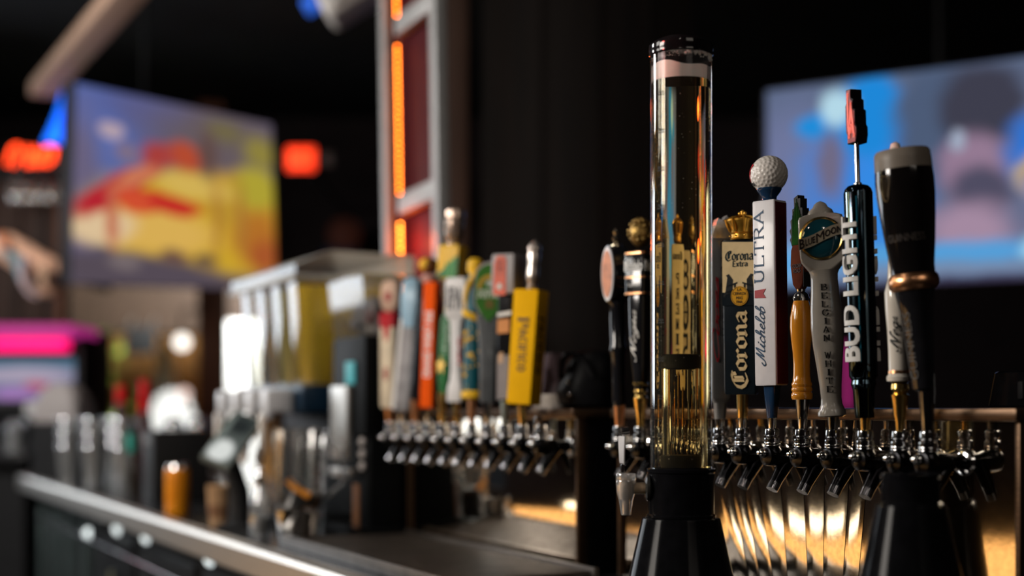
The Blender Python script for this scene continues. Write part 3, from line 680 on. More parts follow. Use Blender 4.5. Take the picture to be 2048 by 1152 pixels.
# ------------------------------------------------------------------ tap towers (boxes)
def tower(name, label, loc, rz, x0, x1, fan=None):
    t = thing(name, label, 'tap tower', loc, rz)
    h0 = 1.094 - loc[2]; h1 = 1.352 - loc[2]
    bm = new(); box(bm, ((x0 + x1) / 2, .135, (h0 + h1) / 2), (x1 - x0, .15, h1 - h0 - .004), .004); obj('cabinet', bm, BLACK, t)
    bm = new(); box(bm, ((x0 + x1) / 2, .128, h1 - .007), (x1 - x0 + .012, .175, .014), .004); obj('top_rail', bm, mat('bronze_rail', (.1, .06, .036), .35, .8, .3, 30, stretch=(1, 20, 20)), t)
    PL = mat('worn_mirror_steel', (.8, .7, .58), .06, 1, .14, 110, bump=.006)
    bm = new(); zt = h1 - .014; zb = h0 + .004
    bm2 = bm
    if fan:
        tops, bots = fan
        xs_t = [x0] + tops + [x1]; xs_b = [x0] + bots + [x1]; K = 10; zs = 12
        for j in range(len(xs_t) - 1):
            rows = []
            for r in range(zs + 1):
                f = r / zs; row = []
                a = xs_t[j] + (xs_b[j] - xs_t[j]) * f; b = xs_t[j + 1] + (xs_b[j + 1] - xs_t[j + 1]) * f
                dep = 0 if j == 0 else .0065 if j == len(xs_t) - 2 else .0006
                for k_ in range(K + 1):
                    g = k_ / K; bow = dep * (1 - (2 * g - 1) ** 2) + (dep * .8 * g if dep < .003 else 0)
                    row.append(bm.verts.new((a + (b - a) * g, .0575 - bow, zt + (zb - zt) * f)))
                rows.append(row)
            for r in range(zs):
                for k_ in range(K): bm.faces.new((rows[r][k_], rows[r][k_ + 1], rows[r + 1][k_ + 1], rows[r + 1][k_]))
        bmesh.ops.remove_doubles(bm, verts=bm.verts[:], dist=.0004)
        o = obj('faceplate', bm, PL, t, ang=.25)
    else:
        box(bm, ((x0 + x1) / 2, .0565, (zt + zb) / 2), (x1 - x0 - .004, .005, zt - zb), .001); obj('faceplate', bm, PL, t)
    for x in (x0 + .002, x1 - .002):
        bm = new(); box(bm, (x, .06, (h0 + h1) / 2), (.007, .018, h1 - h0 - .01), .002); obj('edge_trim', bm, mat('bronze_rail', (.3, .2, .12)), t)
    return t
ZR = 1.3235
RR = -math.radians(62.33); RL = -math.radians(63.25)
def platex(px): # where a sight line meets the plate, in the near tower's own x
    r = (px - 1024) / F
    return (r * 1.824 - .3379) / (.4645 + .8857 * r)
tops = [platex(p) for p in (1400, 1432, 1458, 1488, 1545, 1594, 1643, 1699, 1738)]
bots = [platex(p) for p in (1478, 1500, 1522, 1549, 1573, 1612, 1639, 1674, 1702)]
tower('tap_tower', 'near tap tower with a polished fan-pleated metal face glowing gold', (.2918, 1.8, ZR), RR, -.38, .401, (tops, bots))
tower('tap_tower', 'far tap tower with a dark mirror steel face behind the slatted drip tray', (-.236, 2.75, ZR), RL, -.035, .646)

# ------------------------------------------------------------------ beer taps
def build_faucet_meshes():
    d = {}
    def me(bm, name):
        bmesh.ops.recalc_face_normals(bm, faces=bm.faces[:])
        for f in bm.faces: f.smooth = True
        for e in bm.edges:
            if len(e.link_faces) == 2 and e.calc_face_angle(0) > .6: e.smooth = False
        m = bpy.data.meshes.new(name); bm.to_mesh(m); bm.free(); d[name] = m
    bm = new(); lathe(bm, [(.007, .004), (.0085, .003), (.009, .0), (.009, -.004), (.0076, -.0055), (.0076, -.007), (.0098, -.008), (.0102, -.011), (.0098, -.0125), (.0103, -.014), (.0098, -.0155), (.0102, -.017), (.009, -.019)], 28); me(bm, 'collar')
    d['collar'].materials.append(mat('satin_chrome', (.42, .42, .43), .12, 1, .08, 120))
    bm = new()
    lathe(bm, [(.009, -.018), (.0115, -.022), (.0125, -.03), (.011, -.038)], 24)
    Mx = Matrix.Translation((0, 0, -.03)) @ Matrix.Rotation(-PI / 2, 4, 'X')
    lathe(bm, [(.004, -.012), (.0115, -.01), (.0125, .0), (.0115, .02), (.009, .03), (.009, .0505)], 24, Mx)
    me(bm, 'faucet_body'); d['faucet_body'].materials.append(mat('black_faucet', (.022, .022, .024), .22, 1, .1, 60))
    bm = new(); ball(bm, (0, -.0135, -.026), .0062, 14, 8); lathe(bm, [(.0025, 0), (.0025, .003), (.0015, .0035)], 12, Matrix.Translation((0, -.019, -.026)) @ Matrix.Rotation(PI / 2, 4, 'X')); me(bm, 'pivot_nut'); d['pivot_nut'].materials.append(CHROME)
    bm = new(); tube(bm, [(0, .03, -.028), (0, .022, -.038), (0, .012, -.052), (0, .004, -.064)], [.0105, .0098, .0085, .0072], 18); me(bm, 'spout'); d['spout'].materials.append(mat('black_faucet', (.05, .05, .052)))
    bm = new(); tube(bm, [(0, .0045, -.063), (0, -.0005, -.0715)], [.0078, .0074], 18); me(bm, 'spout_tip'); d['spout_tip'].materials.append(DKCHROME)
    bm = new(); lathe(bm, [(.015, 0), (.016, .002), (.014, .006), (.01, .008)], 24, Matrix.Translation((0, .0555, -.03)) @ Matrix.Rotation(PI / 2, 4, 'X')); me(bm, 'flange'); d['flange'].materials.append(CHROME)
    bm = new(); box(bm, (0, -.004, .008), (.004, .012, .018), .002); me(bm, 'lever_stub'); d['lever_stub'].materials.append(CHROME)
    return d
FM = build_faucet_meshes()
class Tap:
    def __init__(s, label, X, z, rz, group, bare=False):
        s.s = z / F; s.z = z
        s.root = thing('beer_tap', label, 'beer tap', (X, z, ZR), rz, group); s.rz = rz
        for k_ in ('collar', 'faucet_body', 'pivot_nut', 'spout', 'flange'):
            s.link(k_, s.root)
        sp = [c for c in s.root.children if c.name.startswith('spout')][0]
        s.link('spout_tip', sp)
        if bare: s.link('lever_stub', s.root)
    def link(s, k_, par):
        o = bpy.data.objects.new(k_, FM[k_]); COL.objects.link(o); o.parent = par; return o
    def h(s, py): return CZ + (HY - py) * s.s - ZR
    def setpose(s, o, yaw, tilt):
        M = Matrix.Rotation(-s.rz, 4, 'Z') @ Matrix.Rotation(math.radians(tilt), 4, 'Y') @ Matrix.Rotation(math.radians(yaw), 4, 'Z')
        o.rotation_euler = M.to_euler()
    def col(s, name, secs, m, parent=None, yaw=0, tilt=0, k=5, x=0, y=0):
        """secs in photo pixels: (row, half width, half depth, roundness)"""
        bm = new(); column(bm, [(s.h(a), b * s.s, c * s.s, r) for a, b, c, r in secs], k)
        if x or y: bmesh.ops.translate(bm, vec=(x * s.s, y * s.s, 0), verts=bm.verts)
        o = obj(name, bm, m, parent or s.root)
        if parent is None: s.setpose(o, yaw, tilt)
        return o
    def ferrule(s, py0, py1, hw0, hw1, m, tilt=0, name='ferrule'):
        return s.col(name, [(py1, hw1, hw1, 1), (py1 - 3, hw1 + .6, hw1 + .6, 1), ((py0 + py1) / 2, (hw0 + hw1) / 2 + .4, (hw0 + hw1) / 2 + .4, 1), (py0, hw0, hw0, 1)], m, yaw=0, tilt=tilt, k=6)
    def pr(s, parent, name, pts, y0, y1, m):
        """outline of (x offset, row) in pixels, depth y0..y1 pixels"""
        bm = new(); prism(bm, [(x * s.s, s.h(y)) for x, y in pts], y0 * s.s, y1 * s.s); return obj(name, bm, m, parent)
    def text(s, parent, name, m, items, label=None):
        bm = new()
        for it in items:
            tx, cx, cy, w, hh, y = it[:6]; kw = it[6] if len(it) > 6 else {}
            letters(bm, tx, cx * s.s, s.h(cy), w * s.s, hh * s.s, y * s.s, **kw)
        o = obj(name, bm, m, parent)
        if label: o['label'] = label
        return o
GN = 'beer taps on the near tower'; GF = 'beer taps on the far tower'
def near(t): return (.2918 + .0262 * t, 1.8 - .05 * t)
INK = mat('black_ink', (.012, .014, .016), .5); CREAM = mat('cream_print', (.62, .48, .28), .45, 0, .1, 50)
BLKH = mat('black_handle_lacquer', (.01, .01, .012), .12, 0, .2, 60, coat=.5)

# --- black handle with the round copper badge (far left of the near tower)
t = Tap('black beer tap with oval copper-centred badge and silver finial, leftmost of the near tower', *near(-5.2), RR, GN)
t.ferrule(810, 858, 12, 7, COPPER)
hd = t.col('handle', [(812, 12, 12, 1), (800, 13.5, 13.5, 1), (760, 13, 13, 1), (710, 15, 15, 1), (704, 17, 17, 1), (694, 17, 17, 1), (688, 15, 15, 1), (640, 16, 16, 1), (612, 15, 15, 1), (604, 18, 18, 1), (598, 13, 13, 1), (585, 12, 12, 1)], BLKH, yaw=-76, tilt=-1)
bm = new()
def disc(bm, s, cx, cy, rx, ry, y0, y1, n=40):
    pts = [((cx + rx * math.cos(2 * PI * i / n)) * s.s, s.h(cy) + ry * s.s * math.sin(2 * PI * i / n)) for i in range(n)]; prism(bm, pts, y0 * s.s, y1 * s.s)
disc(bm, t, 0, 548, 40, 57, -18, 16); obj('badge', bm, BLKH, hd)
bm = new(); disc(bm, t, 0, 548, 38, 54, -20, -17.5); obj('badge_rim', bm, mat('silver_white_ring', (.62, .58, .56), .35, .3), hd)
bm = new(); disc(bm, t, 0, 548, 32, 47, -21, -19.5); obj('badge_face', bm, mat('copper_badge', (.45, .16, .06), .4, .3, .3, 90), hd)
bm = new(); lathe(bm, [(12 * t.s, t.h(496)), (11 * t.s, t.h(490)), (5 * t.s, t.h(484)), (8.5 * t.s, t.h(477)), (4 * t.s, t.h(470)), (6 * t.s, t.h(464)), (2 * t.s, t.h(457))], 20); obj('finial', bm, mat('silver_gold', (.75, .66, .5), .18, 1), hd)
bm = new(); lathe(bm, [(13.5 * t.s, t.h(610)), (16 * t.s, t.h(606)), (13.5 * t.s, t.h(602))], 20); obj('copper_ring', bm, COPPER, hd)

# --- black handle with the lion head
t = Tap('black beer tap with a gold lion-head top, just left of the clear beer tower', *near(-4.2), RR, GN)
bm = new(); lathe(bm, [(7 * t.s, t.h(864)), (8 * t.s, t.h(840)), (12 * t.s, t.h(815)), (15 * t.s, t.h(797)), (11 * t.s, t.h(790)), (15 * t.s, t.h(783)), (11 * t.s, t.h(776))], 24); obj('ferrule', bm, GOLD, t.root)
hd = t.col('handle', [(778, 13, 13, 1), (760, 15, 15, 1), (700, 19, 19, .8), (640, 21, 21, .7), (600, 21, 21, .6), (590, 20, 20, .6)], BLKH, yaw=-40)
b = t.col('head_block', [(592, 21, 21, .35), (588, 24, 24, .35), (512, 25, 25, .35), (505, 22, 22, .5), (500, 14, 14, .9)], BLKH, hd)
t.col('gold_ring', [(772, 14, 14, 1), (768, 17, 17, 1), (764, 14, 14, 1)], GOLD, hd)
for y in (508, 556, 588): t.col('copper_line', [(y + 2, 25.2, 25.2, .35), (y - 2, 25.2, 25.2, .35)], COPPER, hd)
t.text(hd, 'lettering', mat('white_print', (.75, .75, .74), .5), [('Modelo', 0, 533, 44, 22, -25.5, dict(style='bold')), ('Especial', 0, 572, 26, 9, -25.5, dict(style='script') if False else dict(style='sans'))])
t.text(hd, 'script_lettering', mat('silver_print', (.6, .58, .55), .4, .3), [('Negra', 0, 672, 105, 22, -21.5, dict(style='script', rot=90))])
o = t.text(hd, 'side_lettering', mat('white_print', (.75, .75, .74)), [('Modelo', 0, 533, 44, 22, -25.5, dict(style='bold'))]); o.rotation_euler = (0, 0, PI / 2)
bm = new(); ball(bm, (0, 0, t.h(466)), 23 * t.s, 22, 14, (1, 1, 1.25))
rn = random.Random(4)
for i in range(46):
    a = rn.uniform(0, 2 * PI); e = rn.uniform(-.7, 1.3); r = 22 * t.s
    ball(bm, (1.06 * r * math.cos(a) * math.cos(e), 1.06 * r * math.sin(a) * math.cos(e), t.h(466) + 1.28 * r * math.sin(e)), 4.6 * t.s, 8, 6)
obj('lion_head', bm, mat('antique_gold', (.3, .19, .06), .45, 1, .45, 150, bump=.6), hd)

# --- 805 paddle (seen through the beer tower)
t = Tap('cream paddle beer tap lettered 805, seen through the left of the beer tower', *near(-3.0), RR, GN)
t.ferrule(745, 862, 13, 7, GOLD)
hd = t.col('handle', [(750, 26, 9, .5), (742, 30, 11, .4), (512, 32, 11, .4), (505, 28, 9, .6)], mat('cream_paddle', (.62, .5, .33), .4, 0, .06, 60), yaw=-12)
t.text(hd, 'lettering', INK, [('8', 0, 553, 40, 62, -11.3, dict(style='sans')), ('0', 0, 627, 42, 72, -11.3, dict(style='bold')), ('5', 0, 700, 38, 62, -11.3, dict(style='sans')), ('+', 0, 627, 20, 24, -11.3)])
# --- Premier
def crown(t, hd, cy0, cy1, hw, cross=True):
    """flared crown: rows cy0 (bottom) up to cy1 (rim)"""
    H = cy0 - cy1
    bm = new()
    lathe(bm, [(hw * .72 * t.s, t.h(cy0)), (hw * .75 * t.s, t.h(cy0 - .06 * H)), (hw * .7 * t.s, t.h(cy0 - .1 * H)), (hw * .7 * t.s, t.h(cy0 - .26 * H)), (hw * .75 * t.s, t.h(cy0 - .3 * H)), (hw * .7 * t.s, t.h(cy0 - .36 * H)),
               (hw * .72 * t.s, t.h(cy0 - .5 * H)), (hw * .84 * t.s, t.h(cy0 - .74 * H)), (hw * t.s, t.h(cy0 - .92 * H)), (hw * .97 * t.s, t.h(cy1)), (hw * .7 * t.s, t.h(cy1 - .06 * H)), (hw * .3 * t.s, t.h(cy1 - .13 * H))], 40)
    for i in range(8):
        a = 2 * PI * (i + .5) / 8
        p = [(hw * .74, cy0 - .38 * H), (hw * .9, cy0 - .7 * H), (hw * 1.02, cy0 - .95 * H), (hw * .6, cy1 - .12 * H), (hw * .12, cy1 - .2 * H)]
        tube(bm, [(r * t.s * math.cos(a), r * t.s * math.sin(a), t.h(y)) for r, y in p], [.0016, .0022, .0024, .0018, .0014], 8)
        ball(bm, (hw * .76 * t.s * math.cos(a), hw * .76 * t.s * math.sin(a), t.h(cy0 - .18 * H)), .0014, 8, 6)
    if cross:
        c = cy1 - .2 * H; q = hw * .2
        for dx, dy in ((0, 0), (0, 1.1), (-.75, .65), (.75, .65), (0, .6)):
            ball(bm, (dx * q * t.s, 0, t.h(c - dy * q * 1.1)), q * .62 * t.s, 10, 8, (1, .6, 1))
    return obj('crown', bm, mat('aged_gold_crown', (.62, .33, .05), .3, .85, .25, 90), hd)
t = Tap('cream paddle beer tap with a gold crown and stacked black letters, behind the beer tower', *near(-2.0), RR, GN)
t.ferrule(775, 862, 13, 7, GOLD)
hd = t.col('handle', [(780, 22, 10, .5), (772, 27, 11, .4), (500, 33, 12, .35), (492, 30, 11, .5)], mat('warm_cream_paddle', (.72, .56, .3), .4, 0, .06, 60), yaw=-22)
crown(t, hd, 488, 448, 26)
t.text(hd, 'lettering', INK, [('Corona', 0, 515, 50, 18, -12.3, dict(style='goth'))] + [(c, 0, 560 + i * 30, 17, 22, -12.0, dict(style='slab')) for i, c in enumerate('PREMIER')])
# --- Coors Light
x_, z_ = near(-.85)
t = Tap('grey slab beer tap with slanted mountain top, half hidden by the beer tower', x_, z_, RR, GN)
GREY = mat('grey_slab', (.2, .195, .19), .35, .3, .1, 40)
t.ferrule(836, 864, 10, 8, CHROME)
hd = t.col('handle', [(838, 11, 10, .8), (806, 13, 11, .7), (800, 17, 13, .3), (795, 20, 14, .25), (478, 22, 15, .25)], GREY, yaw=8)
t.pr(hd, 'mountain_top', [(-22, 478), (22, 478), (22, 452), (10, 432), (2, 444), (-8, 438)], -15, 15, mat('snow_chrome', (.7, .72, .72), .25, .8, .2, 60, bump=.3))
t.text(hd, 'lettering', mat('dark_grey_print', (.03, .03, .033), .4), [('Coors', 8, 535, 105, 22, -15.2, dict(style='script', rot=-90)), ('LIGHT', 8, 640, 80, 15, -15.2, dict(style='bold', rot=-90))])
t.text(hd, 'red_script', mat('red_print', (.5, .04, .05), .4), [('Coors', -13, 640, 170, 14, -15.2, dict(style='script', rot=90))])
# --- Corona Extra
t = Tap('beer tap with a gold crown over a cream and navy label of two beach chairs', *near(0), RR, GN)
t.ferrule(788, 836, 12.5, 9.5, GOLD); t.ferrule(835, 860, 9.5, 7, CHROME, name='lower_ferrule')
NAVY = mat('navy_black_lacquer', (.006, .01, .014), .3, 0, .15, 50, coat=.2)
hd = t.col('handle', [(789, 30, 13, .3), (786, 32, 14, .25), (486, 36, 15, .25), (481, 34.5, 14, .35)], NAVY, yaw=-22, tilt=0, x=-2)
LAB = mat('cream_label', (.66, .5, .27), .42, 0, .14, 45)
t.pr(hd, 'cream_label', [(-37.0, 600), (33.0, 596), (34.2, 487), (-38, 484)], -15.9, -14.7, LAB)
t.pr(hd, 'sea', [(-37.5, 612), (33.2, 612), (33.4, 588), (8, 586), (-12, 589), (-37.7, 585)], -16.1, -14.6, NAVY)
crown(t, hd, 480, 440, 33)
t.col('neck', [(486, 24, 12, 1), (478, 22, 18, 1)], INK, hd, x=-2)
def chair(sg):
    f = lambda pts: [(sg * x, y) for x, y in pts]
    return [f(p) for p in ([(29, 586), (25, 556), (28, 551), (22, 549), (19, 553), (14, 560), (15, 588)], [(30, 585), (10, 578), (8, 581), (28, 591)], [(26, 572), (5, 565), (5, 568), (26, 576)], [(8, 567), (12, 567), (11, 588), (8, 588)], [(30, 586), (34, 594), (30, 595), (26, 588)])]
bm = new()
for sg in (-1, 1):
    for p in chair(sg): prism(bm, [((x - 2) * t.s, t.h(y)) for x, y in p], -16.6 * t.s, -15.6 * t.s)
obj('beach_chairs', bm, INK, hd)
bm = new(); disc(bm, t, -2, 593, 17.5, 19.5, -18, -15.5); obj('oval_badge', bm, mat('amber_badge', (.78, .38, .03), .3, .3), hd)
bm = new(); n_ = 36
for r0, r1, z0 in ((15.6, 16.3, -18.4),):
    for i in range(n_):
        a, b = 2 * PI * i / n_, 2 * PI * (i + 1) / n_
        prism(bm, [((-2 + r * math.cos(q)) * t.s, t.h(593 - r * 1.11 * math.sin(q))) for r, q in ((r0, a), (r1, a), (r1, b), (r0, b))], -18.3 * t.s, -17.9 * t.s)
obj('badge_line', bm, INK, hd)
t.text(hd, 'badge_lettering', INK, [('LA', -2, 580.5, 9, 5.5, -18), ('CERVEZA', -2, 588.5, 26, 6, -18), ('MAS', -2, 597, 13, 6, -18), ('FINA', -2, 605, 12, 5.5, -18)])
t.text(hd, 'title_lettering', mat('dark_teal_ink', (.012, .025, .03), .45), [('Corona', -3, 513, 58, 22, -16, dict(style='goth')), ('Extra', -1, 529, 31, 12, -16, dict(style='goth'))])
t.text(hd, 'lettering', mat('cream_gold_letters', (.68, .5, .26), .4, 0, .12, 50), [('Corona', -2, 700, 157, 36, -15, dict(style='goth', rot=90, d=.0012))])
# --- Michelob Ultra
x_, z_ = near(1.06)
t = Tap('square white beer tap with a golf ball on top', x_, z_, RR, GN)
s = t.s
NB_ = mat('navy_enamel', (.008, .03, .075), .15, 0, .1, 50, coat=.6)
t.col('ferrule', [(836, 10, 10, 1), (800, 12.5, 12.5, .6), (770, 14, 14, .4)], NB_, yaw=-43); t.ferrule(835, 862, 9.5, 7, CHROME, name='lower_ferrule')
MW = mat('pearl_white', (.62, .6, .62), .35, 0, .04, 80, coat=.2)
hd = t.col('handle', [(771, 24, 21, .14), (768, 25, 22, .14), (406, 26, 23, .14), (403, 25, 22, .14)], MW, yaw=-43, tilt=-.7)
o = t.pr(hd, 'maroon_side', [(-20, 768), (20, 768), (21, 407), (-21, 407)], -1, 0, mat('maroon_side', (.09, .01, .016), .4)); o.location = (25.4 * s, 0, 0); o.rotation_euler = (0, 0, PI / 2)
bm = new(); lathe(bm, [(19 * s, t.h(405)), (14.5 * s, t.h(400)), (15 * s, t.h(394)), (22 * s, t.h(385)), (25 * s, t.h(380)), (25 * s, t.h(377)), (20 * s, t.h(374))], 28); obj('tee', bm, NB_, hd)
# golf ball with dimples
bm = new(); rb = 37.5 * s; cb = Vector((0, 0, t.h(349)))
bmesh.ops.create_icosphere(bm, subdivisions=6, radius=rb)
dirs = []; n_ = 230
for i in range(n_):
    y = 1 - 2 * (i + .5) / n_; r = math.sqrt(1 - y * y); a = i * 2.399963
    dirs.append(Vector((r * math.cos(a), y, r * math.sin(a))))
from mathutils import kdtree
kd = kdtree.KDTree(n_)
for i, d in enumerate(dirs): kd.insert(d, i)
kd.balance()
for v in bm.verts:
    d = v.co.normalized(); _, _, q = kd.find(d); q /= .103
    v.co = d * (rb - (.0007 * (1 - q * q) if q < 1 else 0)) + cb
gb = obj('golf_ball', bm, mat('golf_ball_white', (.66, .62, .58), .3, 0, .03, 80, coat=.3), hd, ang=3)
gb['label'] = 'white dimpled golf ball with a red and black mark'
R_ = rb + .0003
bm = new()
for pts, m_i in (([(-.5, .45), (.1, .7), (.45, .6), (.1, .35), (.05, -.1), (-.2, -.5), (-.35, -.45), (-.2, .1), (-.5, .2)], 0),):
    prism(bm, [(x * rb * .62, z * rb * .8) for x, z in pts], -.0004, 0)
bmesh.ops.triangulate(bm, faces=bm.faces[:]); bmesh.ops.subdivide_edges(bm, edges=bm.edges[:], cuts=3)
M_ = Matrix.Rotation(math.radians(-48), 3, 'Z')
for v in bm.verts:
    v.co = (M_ @ Vector((v.co.x, -math.sqrt(max(R_ * R_ - v.co.x ** 2 - v.co.z ** 2, 0)) + v.co.y, v.co.z))) + cb
obj('ball_mark', bm, mat('red_mark', (.5, .02, .03), .4), gb)
bm = new(); letters(bm, 'ULTRA', 0, -.55 * rb, .7 * rb, .2 * rb, 0, wrap=lambda z: math.sqrt(max(R_ ** 2 - z * z, 1e-6)))
for v in bm.verts: v.co = M_ @ v.co + cb
obj('ball_lettering', bm, INK, gb)
DB = mat('dark_blue_print', (.015, .06, .13), .45)
t.text(hd, 'lettering', DB, [('ULTRA', -11, 494, 145, 23, -22.9, dict(style='roman', rot=90))])
t.text(hd, 'script_lettering', DB, [('Michelob', -10, 672, 122, 25, -22.6, dict(style='script', rot=90))])
t.pr(hd, 'red_ribbon', [(-22, 581), (4, 579), (-2, 588), (4, 597), (-22, 596)], -23.6, -22, mat('ribbon_red', (.32, .012, .02), .45))
# --- pineapple
x_, z_ = near(2.08)
t = Tap('glossy orange turned-wood beer tap topped by a thin pineapple board', x_, z_, RR, GN); s = t.s
t.ferrule(797, 838, 15, 10, DKCHROME); t.ferrule(836, 866, 10, 7, CHROME, name='lower_ferrule')
ORW = wood('honey_orange_lacquer', (.66, .23, .012), (.8, .31, .025), 4, .16, (6, 6, 1)); ORW.node_tree.nodes['Principled BSDF'].inputs['Coat Weight'].default_value = .8
pf = [(799, 19.5), (795, 21.5), (788, 21.5), (784, 19), (781, 21), (777, 21), (774, 19), (771, 20.5), (767, 20.5), (764, 18.5), (750, 17), (730, 16.5), (705, 17.5), (680, 20.5), (655, 22.5), (635, 22), (615, 18.5), (603, 15.5), (600, 14)]
hd = t.col('handle', [(a, b, b, 1) for a, b in pf], ORW, k=8, tilt=-.6)
t.col('chrome_cap', [(602, 15, 15, 1), (597, 17, 17, 1), (588, 14, 14, 1), (583, 8, 8, 1), (579, 9, 9, 1), (575, 6, 6, 1)], CHROME, hd, k=8)
bd = t.col('pineapple', [(578, 9, 8, .6), (568, 16, 9, .4), (530, 22, 9, .3), (500, 20, 9, .3), (490, 15, 9, .3)], wood('pine_board_brown', (.06, .013, .006), (.12, .028, .011), 40, .75, (1, 1, 1)), hd)
bd.rotation_euler = (0, 0, math.radians(-62)); MATS['pine_board_brown'].node_tree.nodes['Principled BSDF'].inputs['Specular IOR Level'].default_value = .05
bmL = new()
cr = [(-16, 492), (-22, 478), (-18, 472), (-23, 460), (-18, 455), (-20, 440), (-14, 436), (-14, 418), (-8, 416), (-9, 396), (3, 391), (4, 398), (11, 398), (11, 417), (17, 418), (17, 440), (21, 442), (19, 462), (22, 466), (18, 476), (20, 482), (15, 492)]
prism(bmL, [(x * s, t.h(y)) for x, y in cr], -8.5 * s, 8.5 * s); lf = obj('leaf_crown', bmL, BLACKM, bd)
bm = new()
for i in range(9):
    x = -13 + i * 3.2; prism(bm, [((x - 1.8) * s, t.h(490)), ((x + 1.8) * s, t.h(490)), ((x + .7) * s, t.h(404 + abs(i - 4) * 8)), (x * s, t.h(398 + abs(i - 4) * 8))], -9.6 * s, -8.2 * s)
obj('green_leaves', bm, mat('leaf_green_paint', (.012, .06, .008), .8, 0, .4, 60, spec=.05), lf)
o = t.pr(bd, 'black_side', [(-9, 575), (9, 575), (9.3, 492), (-9.3, 492)], 0, .8, BLACKM); o.location = (19.5 * s, 0, 0); o.rotation_euler = (0, 0, PI / 2)
t.text(bd, 'lettering', mat('burnt_print', (.04, .012, .008), .6), [('GOLDEN', 0, 532, 28, 8, -9.4, dict(style='bold')), ('ROAD', 0, 542, 22, 8, -9.4, dict(style='bold'))])
# --- Blue Moon
x_, z_ = near(3.06)
t = Tap('cream ceramic beer tap with a round teal moon medallion', x_, z_, RR, GN); s = t.s
CER = mat('cream_ceramic', (.66, .6, .52), .14, 0, .05, 60, coat=.6)
t.ferrule(830, 870, 12, 8, DKCHROME)
bp = [(834, 22), (831, 28), (824, 28), (816, 24), (808, 21), (795, 20), (770, 21.5), (730, 25.5), (690, 30), (655, 32), (620, 31), (585, 28), (560, 26.5), (548, 27), (540, 30)]
hd = t.col('handle', [(a, b, b * .9, 1) for a, b in bp], CER, k=9, yaw=-16, tilt=-3.3)
t.col('head', [(546, 26, 22, 1), (534, 35, 22, .7), (524, 42, 20, .35), (516, 43.5, 20, .25), (475, 44.5, 20, .2), (440, 44, 20, .25), (433, 42, 19, .4), (429, 34, 17, .8), (427, 26, 17, 1), (420, 23, 16, 1), (414, 15, 12, 1), (408, 12, 11, 1), (404, 7, 7, 1), (402, 2, 2, 1)], CER, hd, k=7)
bm = new(); lathe(bm, [(43 * s, 0), (43 * s, 3 * s), (40.5 * s, 4.5 * s), (38 * s, 3 * s)], 48, Matrix.Translation((0, -19 * s, t.h(478))) @ Matrix.Rotation(PI / 2, 4, 'X'), cap=False); obj('gold_ring', bm, GOLD, hd)
bm = new(); lathe(bm, [(39 * s, 1 * s), (39 * s, 2.5 * s), (34 * s, 5.5 * s), (24 * s, 8.5 * s), (12 * s, 10.5 * s), (.1 * s, 11 * s)], 48, Matrix.Translation((0, -19 * s, t.h(478))) @ Matrix.Rotation(PI / 2, 4, 'X')); obj('medallion', bm, mat('teal_enamel', (.012, .1, .135), .08, 0, .2, 30, coat=1), hd)
# banner: a bowed strip across the medallion
def arc(x, z): return x, z + (.00) + .07 * x + .0008 * math.sin(x / (46 * s) * PI) * 3
bm = new(); rows = []
for i in range(17):
    u = -1 + i / 8; x = u * 45 * s; y0 = (-23 - 9.5 * math.sqrt(max(0, 1 - (u * .9) ** 2))) * s; zc = u * 13 * s + 2.2 * s * math.sin(u * PI)
    rows.append([Vector((x, y0, t.h(475) + zc + 11 * s)), Vector((x, y0, t.h(475) + zc - 11 * s)), Vector((x, y0 + 3 * s, t.h(475) + zc - 11 * s)), Vector((x, y0 + 3 * s, t.h(475) + zc + 11 * s))])
loft(bm, rows); obj('banner', bm, mat('tan_banner', (.5, .42, .3), .25, 0, .05, 60, coat=.4), hd)
bm = new()
for tx, cx, w, hh in (('B', -37.5, 10, 19), ('LUE', -21, 19, 13), ('M', -1.5, 15.5, 18), ('O', 13, 10, 13), ('O', 24.5, 10, 13), ('N', 36, 9.5, 13)):
    letters(bm, tx, cx * s, 0, w * s, hh * s, 0, style='sans' if tx == 'M' else 'bold', bend=lambda x, z: (x, z))
for v in bm.verts:
    u = v.co.x / (45 * s); d = v.co.y
    v.co = Vector((v.co.x, (-23.3 - 9.5 * math.sqrt(max(0, 1 - (u * .9) ** 2))) * s + d, v.co.z + t.h(475) + u * 13 * s + 2.2 * s * math.sin(u * PI)))
obj('medallion_lettering', bm, mat('dark_brown_ink', (.02, .012, .012), .4), hd)
def wr(z):
    py = HY - (z + ZR - CZ) / s
    for (a, ra), (b, rb_) in zip(bp, bp[1:]):
        if b <= py <= a: return (ra + (rb_ - ra) * (a - py) / (a - b)) * s * .97
    return 27 * s
bm = new()
for i, c in enumerate('BELGIAN WHITE'):
    if c != ' ': letters(bm, c, 0, t.h(575 + i * 16.9), (13 if c != 'I' else 6) * s, 12.5 * s, 0, style='slab2', wrap=wr)
obj('lettering', bm, mat('ink_brown', (.02, .018, .018), .4), hd)
